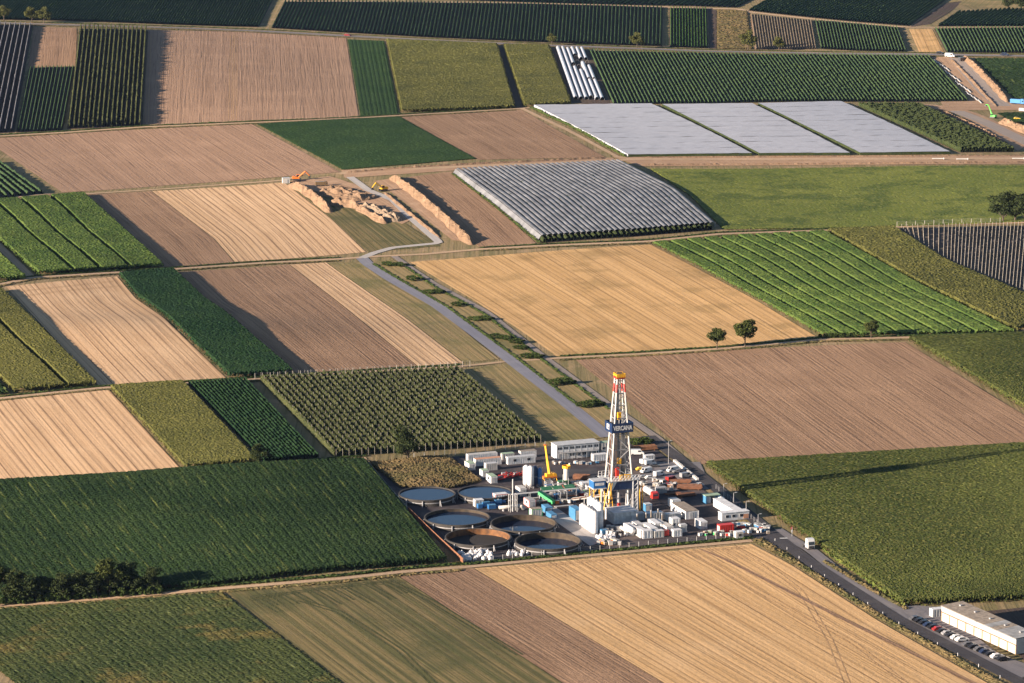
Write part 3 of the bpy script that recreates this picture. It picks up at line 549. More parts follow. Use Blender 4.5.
wheel_marks([[(14, 292), (60, 287), (116, 281)], [(16, 297), (62, 291), (120, 286)]], 'wheel marks at the top of the pale stubble with a crest')
wheel_marks(uturns(240, 596, 390, 580, 9, 22, 14, 20) + [[(250, 600), (320, 588), (390, 581), (430, 600), (520, 655)], [(300, 600), (340, 612), (400, 650), (440, 690)]], 'dark curved wheel marks on the mottled field', TRACKG, .8)
wheel_marks([[(150, 34), (147, 122)], [(232, 34), (230, 120)], [(236, 34), (235, 120)]], 'straight wheel marks on the large pinkish ploughed field', TRACKM)

# ragged grass along the paths
PATHS = [('country road', [(-10, 22.6), (60, 24.6), (170, 27.6), (260, 31), (350, 36), (430, 40.2), (520, 44.2), (600, 47.2), (660, 49.2), (700, 51), (830, 53.5), (905, 54), (1034, 56)], 1.4, .5, 1.6), ('upper left track', [(-10, 136.6), (62, 132.6), (142, 127), (250, 122.6), (340, 119), (400, 115.4), (516, 108.8)], .9, .8, 1.4),
         ('middle farm path', [(-10, 286.5), (33, 277.5), (100, 273.4), (166, 269.6), (260, 263), (340, 259)], 1.2, 1.0, 1.0), ('middle farm path at right', [(480, 249.2), (545, 245.6), (649, 241.4), (720, 233.8), (830, 230.2), (897, 227)], 1.1, 1.1, 1.0),
         ('lower farm path', [(-10, 399.6), (50, 393), (100, 388), (225, 381), (300, 376.4), (380, 371), (460, 366.6)], 1.3, 1.3, .8), ('lower farm path at right', [(560, 358), (640, 354), (720, 348.8), (820, 339.5), (905, 337.6), (1034, 334.4)], 1.3, 1.4, .8),
         ('path above the dark maize', [(-10, 485), (90, 478.4), (182, 472.4), (270, 466), (330, 460.4), (366, 458)], 1.5, 1.4, .7), ('path below the dark maize', [(-10, 606.5), (60, 602), (163, 593.4), (250, 586), (340, 578.6), (400, 572), (462, 566.8)], 2.2, 2.4, .6)]
for nm_, pl_, o_, w_, c_ in PATHS:
    for sg, wd in ((-1, 'far'), (1, 'near')):
        crop('verge_grass', [[(x, y + sg * o_) for x, y in pl_], [(x, y + sg * (o_ + w_)) for x, y in pl_]], VERGEL if sg > 0 else BUSH, 'ragged grass on the %s side of the %s' % (wd, nm_), .3, .2, c_, cat='grass', edge=.6, edged=.8)
for nm_, pl_ in (('gravel track', [(405, 266.5), (433, 286), (485, 314.5), (537, 356), (608, 409)]), ('diagonal road', [(372, 263), (396, 277.6), (446, 306), (514, 356), (578, 406)])):
    crop('verge_grass', [[(x - 1, y + .6) for x, y in pl_], [(x + 3, y + .2) for x, y in pl_]], BUSH, 'green ragged grass along the ' + nm_, .3, .22, .8, cat='grass', edge=.6, edged=.8)

# ------------------------------------------------------------------ covers, tunnels and nets on the fields
def cover(curves, n, h, label, mat, cat, name, sag=.25, ridge=0.0, side=True):
    """foil or net spread over rows: one sheet part for each strip, posts along the lower end"""
    p = Patch(curves); c = p.at(np.array([p.W / 2]), np.array([.5])); cx, cy = float(c[0][0]), float(c[1][0])
    base = Vector((cx, cy, float(Hf(cx, cy)))); bo = np.array(base); T = thing(name, label, cat, base)
    nv = max(10, int(p.L / 5)); t = np.linspace(0, 1, nv + 1)
    prof = [(0, 0), (.12, .45), (.3, .85), (.5, 1), (.7, .85), (.88, .45), (1, 0)] if ridge else [(0, 0), (.25, -.6), (.5, -1), (.75, -.6), (1, 0)]
    for i in range(n):
        V = []
        gap = .008 if not ridge else .10
        for a, b in prof:
            u = p.W * (i + gap + a * (1 - 2 * gap)) / n; x, y = p.at(np.full(nv + 1, u), t)
            z = Hf(x, y) + h + (b * ridge if ridge else b * sag) + RNG.normal(0, .06, nv + 1)
            V.append(np.stack([x, y, z], -1))
        link('cover_strip', mesh_np('cover_strip', np.array(V).reshape(-1, 3) - bo, grid_faces(len(prof) - 1, nv), mat, None, True), T)
    return T, p, base
def wall_sheet(T, p, base, which, h, mat, name='side_sheet', lean=1.2):
    bo = np.array(base); k = 60
    if which in 'LR': u = np.full(k, 0.0 if which == 'L' else p.W); t = np.linspace(0, 1, k); u2 = u + (-lean if which == 'L' else lean)
    else: u = np.linspace(0, p.W, k); t = np.full(k, 1.0 if which == 'B' else 0.0); u2 = u
    x, y = p.at(u, t); V0 = np.stack([x, y, Hf(x, y) + h], -1)
    if which in 'LR':
        i0, i1 = (0, 1) if which == 'L' else (-1, -2)
        d = p.C[i0].mean(0) - p.C[i1].mean(0); d /= np.linalg.norm(d); V1 = V0.copy(); V1[:, :2] += d * lean
    else: V1 = V0.copy()
    V1[:, 2] = V0[:, 2] - h + .05
    link(name, mesh_np(name, np.stack([V0, V1], 0).reshape(-1, 3) - bo, grid_faces(1, k - 1), mat), T)
def end_posts(T, p, base, n, h, mat, t=1.0, r=.12):
    for i in range(n + 1):
        x, y = p.at(np.array([p.W * i / n]), np.array([t])); x, y = float(x[0]), float(y[0]); z = float(Hf(x, y))
        MB().tube((x - base.x, y - base.y, z - base.z - .1), (x - base.x, y - base.y, z - base.z + h), r, n=5).part('post', mat, T)
COV = [([[(534, 107), (651, 105.6)], [(580, 131), (701, 129)], [(628, 157), (752, 155.6)]], 'left one of three big white foil covers'),
       ([[(662, 106.3), (752, 105.4)], [(708, 129.5), (800, 129)], [(759, 155.4), (850, 155.2)]], 'middle one of three big white foil covers'),
       ([[(758, 105.2), (841, 103.2)], [(808, 129.5), (895, 127.6)], [(860, 155), (950, 154)]], 'right one of three big white foil covers')]
for ci, (cv, lab) in enumerate(COV):
    T, p, b = cover(cv, 10, 1.6, lab, FOIL, 'foil cover', 'foil_cover', .12)
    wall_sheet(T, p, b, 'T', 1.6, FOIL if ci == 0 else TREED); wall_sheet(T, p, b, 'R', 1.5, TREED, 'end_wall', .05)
# grey hail net over rows, ridged
NET = [[(455.5, 173), (500, 206), (541, 240)], [(538, 168.3), (590, 200), (630, 234)], [(620, 164), (675, 192), (715, 227)]]
rows('covered_orchard', 'dark fruit rows growing under the grey hail net', 'orchard', [[(456, 174), (500, 207), (542, 243)], [(538, 169), (590, 202), (630, 237)], [(619, 165), (674, 194), (714, 230)]], 32, TREED, 1.5, 2.1, 3.0, 'tree_row', SOIL_SHADED)
T, p, b = cover(NET, 32, 2.5, 'grey ridged hail net over rows in the middle of the picture', NETM, 'hail net', 'hail_net', ridge=.42)
end_posts(T, p, b, 32, 2.5, GREY); wall_sheet(T, p, b, 'L', 2.5, NETM, 'side_net', 1.5)
crop('hedge_strip', [[(451, 174), (495, 208), (538, 243.5)], [(454, 174), (498, 208), (541, 243.5)]], BUSH, 'green weeds along the left side of the grey hail net', .8, .4, .8, cat='hedge')
# white polytunnels
ORD = ['first', 'second', 'third', 'fourth', 'fifth', 'sixth', 'seventh', 'eighth', 'ninth', 'tenth', 'eleventh', 'twelfth', 'thirteenth', 'fourteenth', 'fifteenth', 'sixteenth']
TP = Patch([[(555.5, 48.5), (573, 99.5)], [(584, 49.6), (605, 100.4)]])
for i in range(6):
    x, y = TP.at(np.array([TP.W * (i + .5) / 6]), np.array([.5])); base = Vector((float(x[0]), float(y[0]), float(Hf(x, y)[0]))); bo = np.array(base)
    T = thing('polytunnel', ORD[i] + ' white polytunnel from the left beside the olive maize', 'tunnel', base, 0, 'white polytunnels')
    segs = [(0, 1)] if i < 2 else [(0, .22), (.30 + .07 * (i % 2), .62), (.65, 1)] if i > 3 else [(.02, .33), (.40, 1)]
    if i == 3: segs = [(0, .15), (.46, .97)]
    for a, c in segs:
        nv = 30; t = np.linspace(a, c, nv + 1); V = []; w = TP.W / 6
        for k in range(9):
            an = math.pi * k / 8; u = w * (i + .5) - math.cos(an) * w * .41
            x, y = TP.at(np.full(nv + 1, u), t); V.append(np.stack([x, y, Hf(x, y) + 2.3 * math.sin(an) ** .8 * (1 + .03 * np.sin(t * 160)) + .02], -1))
        link('foil_skin', mesh_np('foil_skin', np.array(V).reshape(-1, 3) - bo, grid_faces(8, nv), TUNF, None, True), T)
    for t in np.linspace(.02, .98, 12):
        mb = MB(); w = TP.W / 6; pts = []
        for k in range(7):
            an = math.pi * k / 6; x, y = TP.at(np.array([w * (i + .5) - math.cos(an) * w * .405]), np.array([t])); pts.append((float(x[0]) - base.x, float(y[0]) - base.y, float(Hf(x, y)[0]) - base.z + 2.25 * math.sin(an) ** .8))
        for a, c in zip(pts[:-1], pts[1:]): mb.tube(a, c, .05, n=4)
        mb.part('hoop', GREY, T)

# ------------------------------------------------------------------ trees and bushes
def tree_meshes(kind, h, r, mat, seed, trunk=.22, n=3800, low=.28):
    rg = np.random.default_rng(seed); mb = MB(); th = h * low; k = 7
    mb.tube((0, 0, -.1), (0, 0, th + h * .25), h * .028, h * .016, 7); tips = []
    for i in range(k):
        a = 2 * math.pi * i / k + rg.uniform(-.4, .4); z0 = th * rg.uniform(.8, 1.5); rr = r * rg.uniform(.45, .75); z1 = z0 + h * rg.uniform(.18, .42)
        mb.tube((0, 0, z0), (math.cos(a) * rr, math.sin(a) * rr, z1), h * .013, h * .005, 5); tips.append((math.cos(a) * rr, math.sin(a) * rr, z1))
    cl = [np.array(t) for t in tips] + [np.array((0, 0, h * .78))] + [np.array((rg.normal(0, r * .4), rg.normal(0, r * .4), rg.uniform(th + h * .12, h * .9))) for _ in range(9)]
    C = []
    for c in cl:
        m = n // len(cl); d = rg.normal(0, 1, (m, 3)); d /= np.linalg.norm(d, axis=1)[:, None]
        rad = r * rg.uniform(.26, .42) * rg.uniform(.55, 1.05, m)[:, None]; C.append(c + d * rad * np.array([1, 1, .75]))
    C = np.vstack(C); C = C[(C[:, 2] > th * .75)]; C[:, 2] *= h / C[:, 2].max()
    V, F = leaves(C, .30)
    return mb.mesh(kind + '_trunk', BARK), mesh_np(kind + '_crown', V, F, mat)
TM = {'round': tree_meshes('round', 9.5, 4.6, TREEL, 1), 'dark': tree_meshes('dark', 10, 4.8, TREED, 2, low=.16), 'tall': tree_meshes('tall', 12, 4.6, TREEL, 3, low=.22),
      'pale': tree_meshes('pale', 10.5, 4.8, TREEY, 4, low=.2), 'shrub': tree_meshes('shrub', 4, 2.6, BUSH, 5, n=1500, low=.12), 'bigdark': tree_meshes('bigdark', 12, 5.8, TREED, 6, n=3400, low=.12)}
def tree(kind, px, py, s, label, group=None, cat='tree', name='tree'):
    o = thing(name, label, cat, G3(px, py), random.uniform(0, 6.28), group); o.scale = (s * random.uniform(.92, 1.1), s * random.uniform(.92, 1.1), s)
    link('trunk' if cat == 'tree' else 'stems', TM[kind][0], o); link('crown' if cat == 'tree' else 'foliage', TM[kind][1], o); return o
tree('round', 717, 349, .98, 'smaller round tree standing alone at the edge of golden stubble', None)
tree('round', 745, 347, 1.3, 'larger round tree with long shadow at the edge of golden stubble', None)
tree('round', 871, 338, .85, 'small tree in front of the bright green maize field', None)
tree('bigdark', 408, 461, 1.15, 'dark tree at the orchard corner behind the round basins', None)
tree('dark', 260, 465, .85, 'dark round bush at the end of the dark vine rows', None)
tree('bigdark', 1003, 221.5, 1.35, 'left dark tree of the clump at the right edge above the posts', None)
tree('bigdark', 1015, 221, 1.4, 'middle dark tree of the clump at the right edge above the posts', None)
tree('bigdark', 1026, 222, 1.4, 'dark tree cut by the right edge above the posts', None)
tree('pale', 4, 21, 1.25, 'pale tree in the upper left corner cut by the picture edge', None)
tree('pale', 32, 22.5, 1.2, 'pale tree, left of the pair by the road at upper left', None)
tree('pale', 44, 23, 1.25, 'pale tree, right of the pair by the road at upper left', None)
tree('pale', 552, 45.2, .9, 'small pale tree by the road above the white tunnels', None)
tree('pale', 637, 48, 1.15, 'taller pale tree by the road above the dense vineyard', None)
tree('pale', 748, 50, 1.45, 'yellowish tree in front of the brown young vines', None)
tree('pale', 779, 50.5, 1.0, 'small yellowish tree beside the larger one by the young vines', None)
tree('bigdark', 1008, 9, 1.15, 'left dark tree in the top right corner', None)
tree('bigdark', 1021, 10, 1.3, 'right dark tree in the top right corner', None)
LL = [(-3, 601, 1.25, 'tall', 'olive tree cut by the left edge, first in the lower left tree belt'), (12, 603, .85, 'dark', 'second tree of the lower left belt'), (22, 602, 1.0, 'bigdark', 'third tree of the lower left belt'),
      (36, 601, .85, 'dark', 'fourth tree of the lower left belt'), (47, 599, .8, 'round', 'fifth, lighter tree of the lower left belt'), (60, 600, .85, 'bigdark', 'sixth tree of the lower left belt'), (73, 598, .8, 'dark', 'seventh tree of the lower left belt'),
      (86, 598, .85, 'bigdark', 'eighth tree of the lower left belt'), (98, 596, .82, 'dark', 'ninth tree of the lower left belt'), (110, 596, 1.08, 'tall', 'tallest light green tree of the lower left belt'), (122, 594, .95, 'bigdark', 'dark tree right of the tallest in the lower left belt'),
      (135, 593, .8, 'dark', 'second last tree of the lower left belt'), (150, 592, .78, 'bigdark', 'last dark tree at the right end of the lower left belt')]
for px, py, s, k, lab in LL: tree(k, px, py, s * .98, lab, 'tree belt at lower left')
for i, px in enumerate(np.linspace(2, 160, 18)):
    tree('shrub', px, 605.4 - px * .075, random.uniform(.5, .8), 'low shrub at the foot of the lower left tree belt', 'shrubs under the tree belt', 'bush', 'shrub')
BS = [(389, 263.5, 'first'), (400, 264, 'second'), (413, 278.5, 'third'), (430, 291.5, 'fourth'), (437, 291, 'fifth'), (458, 304, 'sixth'), (476, 318.5, 'seventh'), (485, 318, 'eighth'), (497, 336, 'ninth'), (506, 337.5, 'tenth'), (517, 341, 'eleventh'),
      (521, 347, 'twelfth'), (528, 356, 'thirteenth'), (536, 356, 'fourteenth')]
for i, (px, py, nth) in enumerate(BS):
    o = tree('shrub', px, py + 2, random.uniform(.7, 1.0), nth + ' bush down the strip between diagonal road and gravel track', 'bushes along the diagonal road', 'bush', 'bush'); o.scale = (random.uniform(1.3, 1.9), random.uniform(.8, 1.1), random.uniform(.45, .65)); o.rotation_euler = (0, 0, random.uniform(-.3, .3))
for px, py, nth in ((556, 383.5, 'left bush of the upper row on the strip above the site'), (563, 382.5, 'middle bush of the upper row on the strip above the site'), (570, 382, 'right bush of the upper row on the strip above the site'),
                    (584, 405.5, 'left bush of the lower row on the strip above the site'), (591, 405, 'middle bush of the lower row on the strip above the site'), (598, 404, 'right bush of the lower row on the strip above the site'),
                    (636, 443, 'left green bush behind the rig by the site road'), (646, 442.5, 'right green bush behind the rig by the site road')):
    o = tree('shrub', px, py + 1.5, random.uniform(.85, 1.1), nth, 'bushes above the site', 'bush', 'bush'); o.scale = (random.uniform(1.1, 1.5), 1.0, random.uniform(.55, .7)); o.rotation_euler = (0, 0, random.uniform(-.3, .3))
for i, t in enumerate(np.linspace(0, 1, 9)):
    tree('shrub', 830 + 40 * t + random.uniform(-2, 2) - 8, 337.5, random.uniform(.35, .6), 'low shrub along the bright maize by the small tree', 'shrubs below the bright maize', 'bush', 'shrub')

# ------------------------------------------------------------------ heaps and ridges of earth
def heap(pl, w, h, label, rough=.25, mat=HEAPM, name='earth_heap', cat='heap', taper=.12):
    P, L = poly_world(pl, max(6, int(12 + 0))); n = max(14, int(L / 1.6)); 
    d = np.r_[0, np.cumsum(np.hypot(*np.diff(P, axis=0).T))]; s = np.linspace(0, d[-1], n)
    x = np.interp(s, d, P[:, 0]); y = np.interp(s, d, P[:, 1]); tx, ty = np.gradient(x), np.gradient(y); q = np.hypot(tx, ty); nx, ny = -ty / q, tx / q
    m = 16; a = np.linspace(-1, 1, m + 1); e = np.clip(np.minimum(s, d[-1] - s) / (taper * d[-1] + 1), 0, 1) ** .6
    hh = h * e * (1 + (.06 + rough * .5) * np.sin(s / 6.3 + 1) * np.sin(s / 3.1)); ww = w / 2 * (.35 + .65 * e) * (1 + .15 * np.sin(s / 5))
    X = x[None] + nx[None] * a[:, None] * ww[None]; Y = y[None] + ny[None] * a[:, None] * ww[None]
    k = np.clip(1 - np.abs(a) ** 1.4, 0, 1)[:, None]; Z = Hf(X, Y) - .1 + k * hh[None] * (1 + rough * (np.sin(X * 1.1 + 1.3 * np.sin(Y * .31)) * np.sin(Y * .37 + X * .2) + .6 * np.sin(X * 2.3 + 1) * np.sin(Y * .9)) + RNG.normal(0, .04 + rough * .12, X.shape))
    base = Vector((float(x[n // 2]), float(y[n // 2]), float(Hf(x[n // 2], y[n // 2]))))
    o = link(name, mesh_np(name, np.stack([X, Y, Z], -1).reshape(-1, 3) - np.array(base), grid_faces(m, n - 1), mat, np.stack([X, Y], -1).reshape(-1, 2)), None, base)
    return tag(o, label, cat)
heap([(290, 184.5), (308, 193), (322, 204), (330, 213)], 7, 3.2, 'long low earth heap at the left of the earthworks', .12)
heap([(322, 191), (334, 192), (350, 196), (362, 201)], 24, 3.2, 'biggest lumpy earth heap in the middle of the earthworks', .28)
heap([(330, 203), (350, 206), (366, 209)], 9, 3.0, 'pale earth heap below the biggest heap', .3)
heap([(363, 206), (378, 211), (398, 222)], 13, 2.4, 'grey rubble heap beside the curving works road', .4, RUBBLE)
heap([(358, 208), (374, 217), (386, 224)], 6, 2.2, 'low pale earth bank below the rubble heap', .2)
heap([(392, 177), (418, 196), (444, 218), (462, 235), (472, 245)], 6.5, 3.0, 'long smooth earth ridge right of the scraped lane', .10, taper=.05)
heap([(384, 192), (402, 207), (440, 238)], 3, 1.0, 'low earth bank between works road and scraped lane', .2)
heap([(345, 173), (400, 168.4), (470, 164.3), (540, 161.2), (606, 158.2)], 4, 1.0, 'long low bank of dug soil above the works track', .25, taper=.02)
heap([(640, 165), (760, 164.5), (900, 163.4), (1034, 162.4)], 4, .8, 'low bank of dug soil along the olive meadow', .25, taper=.02)
heap([(640, 157.6), (760, 157), (900, 156.2), (1034, 155.4)], 3, .6, 'low bank of dug soil below the white covers', .25, taper=.02)
heap([(963, 57.5), (973, 65), (992, 84), (1008, 102.5)], 6, 2.6, 'tall pale earth ridge right of the new road bed', .2, taper=.05)
heap([(951, 59), (968, 76), (990, 100), (997, 107)], 3.5, .8, 'low earth bank left of the new road bed', .3, taper=.05)
heap([(1000, 122), (1012, 126), (1034, 136)], 8, 3.2, 'pale earth ridge at the right edge below the green excavator', .25)
heap([(898, 106), (940, 110), (980, 128), (1014, 148)], 4, 1.0, 'low reddish bank between orchard and new road', .4, taper=.05)
for i in range(16):
    t = i / 15; px = 936 + 40 * t + (i % 4) * 1.3 - 2; py = 60 + 40 * t; a = G3(px, py, .3); b = G3(px + 3.4, py + 3.4, .3)
    o = MB().tube((0, 0, 0), b - a, .35, n=8).mesh('drain_pipe', LGREY); o = link('drain_pipe', o, None, a); tag(o, 'long pale pipe laid out in the trench left of the new road', 'pipe', 'pipes laid out in the trench')

# ------------------------------------------------------------------ the drilling site
YA = yaw_px((553, 461), (597, 457.2))                    # the yard's long axis, along the office front
cA, sA = math.cos(YA), math.sin(YA)
def bbox_place(x0, y0, x1, y1, Wd, Hh, axis):
    """base point, length and yaw of a box from its outline in the photo, its depth and height"""
    cx = (x0 + x1) / 2; k = scale_at(cx, y1); sd = CAM_H / (FPX / k)       # sine of the view's dip
    ax, bx = k * cA, k * abs(sA); w = x1 - x0
    L = (w - bx * Wd) / ax if axis == 'A' else (w - ax * Wd) / bx
    return G3(cx, (y0 + y1) / 2 + k * .966 * Hh / 2), max(1.0, L), YA if axis == 'A' else YA - math.pi / 2
def window(T, x, y, z, w, h, face='front', mat=None, name='window'):
    f = MB(); d = (w + .16, .07, h + .16) if face == 'front' else (.07, w + .16, h + .16); f.box((x, y, z), d)
    fo = f.part(name, LGREY, T); d2 = (w, .06, h) if face == 'front' else (.06, w, h); off = (0, -.03, 0) if face == 'front' else (-.03, 0, 0)
    MB().box((x + off[0], y + off[1], z), d2).part('pane', GLASS, fo); return fo
def container(x0, y0, x1, y1, Wd, Hh, axis, mat, roof, label, name='container', cat='container', win=0, door=True, frame=None, L=None, dz=0.0):
    loc, LL_, yaw = bbox_place(x0, y0, x1, y1, Wd, Hh, axis); L = L or LL_; loc.z += dz
    T = thing(name, label, cat, loc, yaw)
    b = MB().box((0, 0, Hh / 2), (L - .06, Wd - .06, Hh - .06))
    k = max(2, int(L / .9))
    for i in range(k):                                   # corrugated long sides
        x = -L / 2 + (i + .5) * L / k
        for s in (-1, 1): b.box((x, s * (Wd / 2 - .01), Hh / 2), (.34, .07, Hh - .4))
    b.part('body', mat, T)
    r = MB().box((0, 0, Hh + .03), (L - .02, Wd - .02, .10)); r.part('roof', roof, T)
    f = MB()
    for sx in (-1, 1):
        for sy in (-1, 1): f.box((sx * (L / 2 - .07), sy * (Wd / 2 - .07), Hh / 2), (.16, .16, Hh))
    for sy in (-1, 1):
        for z in (.08, Hh - .08): f.box((0, sy * (Wd / 2 - .07), z), (L - .02, .18, .16))
    f.part('frame', frame or mat, T)
    if door:
        s = 1 if axis == 'B' else -1
        dd = MB().box((s * (L / 2 + .0), 0, Hh / 2 - .05), (.08, min(Wd - .5, 2.0), Hh - .6)).part('door', LGREY, T)
        MB().box((s * (L / 2 + .06), .15, Hh / 2), (.05, .06, Hh - .9)).part('door_bar', GREY, dd)
    for i in range(win):
        x = -L / 2 + (i + .5) * L / win
        if axis == 'A': window(T, x, -Wd / 2 - .03, Hh * .58, min(1.2, L / win * .55), .9)
        else: window(T, x, -Wd / 2 - .03, Hh * .58, min(1.2, L / win * .55), .9)
    return T

# round basins
def basin(px, py, rpx, depth, inner, liquid, label, h=2.4):
    k = scale_at(px, py + 6); c = G3(px, py + h * k * .966); R = rpx / k; T = thing('round_basin', label, 'basin', c, 0, 'round basins')
    MB().lathe((0, 0, 0), [(R, -.05), (R, h - .25)], 72).part('wall', CONCM, T, True)
    MB().lathe((0, 0, 0), [(R - .22, .05), (R - .22, h)], 72).part('inner_wall', inner, T, True)
    MB().lathe((0, 0, 0), [(R, h - .25), (R + .22, h - .22), (R + .22, h + .06), (R - .24, h + .06), (R - .24, h - .1)], 72).part('rim', CONCM, T)
    m = MB().lathe((0, 0, 0), [(R + .05, h * .45), (R + .14, h * .45), (R + .14, h * .57), (R + .05, h * .57)], 72); m.part('band', GREY, T)
    n = 40; mb = MB(); mb.add([(math.cos(2 * math.pi * i / n) * (R - .2), math.sin(2 * math.pi * i / n) * (R - .2), h - depth) for i in range(n)], [tuple(range(n))])
    mb.part('liquid' if liquid is WATER else 'sludge', liquid, T)
    for i in range(10):
        a = 2 * math.pi * (i + .3) / 10; x, y = math.cos(a), math.sin(a); s = MB()
        s.tube((x * (R + .3), y * (R + .3), 0), (x * (R + .3), y * (R + .3), h - .3), .22, n=6); s.tube((x * (R + 1.3), y * (R + 1.3), 0), (x * (R + .3), y * (R + .3), h - .6), .1, n=5); s.part('support', GREY, T)
basin(427, 493.5, 28, .35, CONCM, WATER, 'round basin of blue water furthest left beside the weedy mound')
basin(485, 491.8, 27, .35, CONCM, WATER, 'round basin of blue water beside the white containers, second in the back row')
basin(457, 517, 32.4, 1.05, LINERB, WATER, 'round basin of blue water in the middle row at left')
basin(523.5, 523, 32.6, 2.05, LINERB, WATER, 'round basin with low water and tan inner wall in the middle row')
basin(478, 536.8, 32.6, 2.2, LINERO, SLUDGE, 'round basin with dark sludge and orange inner wall at the front left')
basin(548, 540.6, 32.6, 2.15, LINERB, WATER, 'round basin with low water at the front right')

# office block of stacked cabins
loc = G3(553 + 25, 461 - 3.2); T = thing('office_block', 'two storey white block of stacked site cabins with many windows', 'site office', loc + Vector((-sA * 3, cA * 3, 0)), YA)
NB = 7; MW = 17.4 / NB
for lv in range(2):
    for i in range(NB):
        x = -17.4 / 2 + (i + .5) * MW; m = MB().box((x, 0, lv * 2.7 + 1.33), (MW - .05, 6, 2.62)).part('cabin', WHITE, T)
        fr = MB()
        for s in (-1, 1): fr.box((x + s * (MW / 2 - .07), -3.02, lv * 2.7 + 1.33), (.1, .06, 2.6))
        fr.box((x, -3.02, lv * 2.7 + 2.58), (MW - .06, .06, .16)); fr.part('cabin_frame', LGREY, m)
        if (lv, i) in ((0, 0), (0, 1)) or (lv, i) == (0, 5):
            MB().box((x, -3.04, 1.1), (.9, .06, 2.0)).part('door', GREY, m)
        else:
            for dx in (-.45, .45): MB().box((x + dx, -3.04, lv * 2.7 + 1.55), (.62, .06, .95)).part('window', GLASS, m)
MB().box((0, 0, 5.48), (17.8, 6.4, .14)).part('roof', LGREY, T); MB().box((0, -3.9, 2.68), (15, 1.5, .08)).part('walkway', GREY, T)
st = MB(); st.tube((-8, -4.6, 2.7), (8, -4.6, 2.7), .04, n=4)
for i in range(8): st.box((-7 + 2 * i, -4.55, 1.35), (.08, .08, 2.7))
st.part('walkway_posts', LGREY, T)
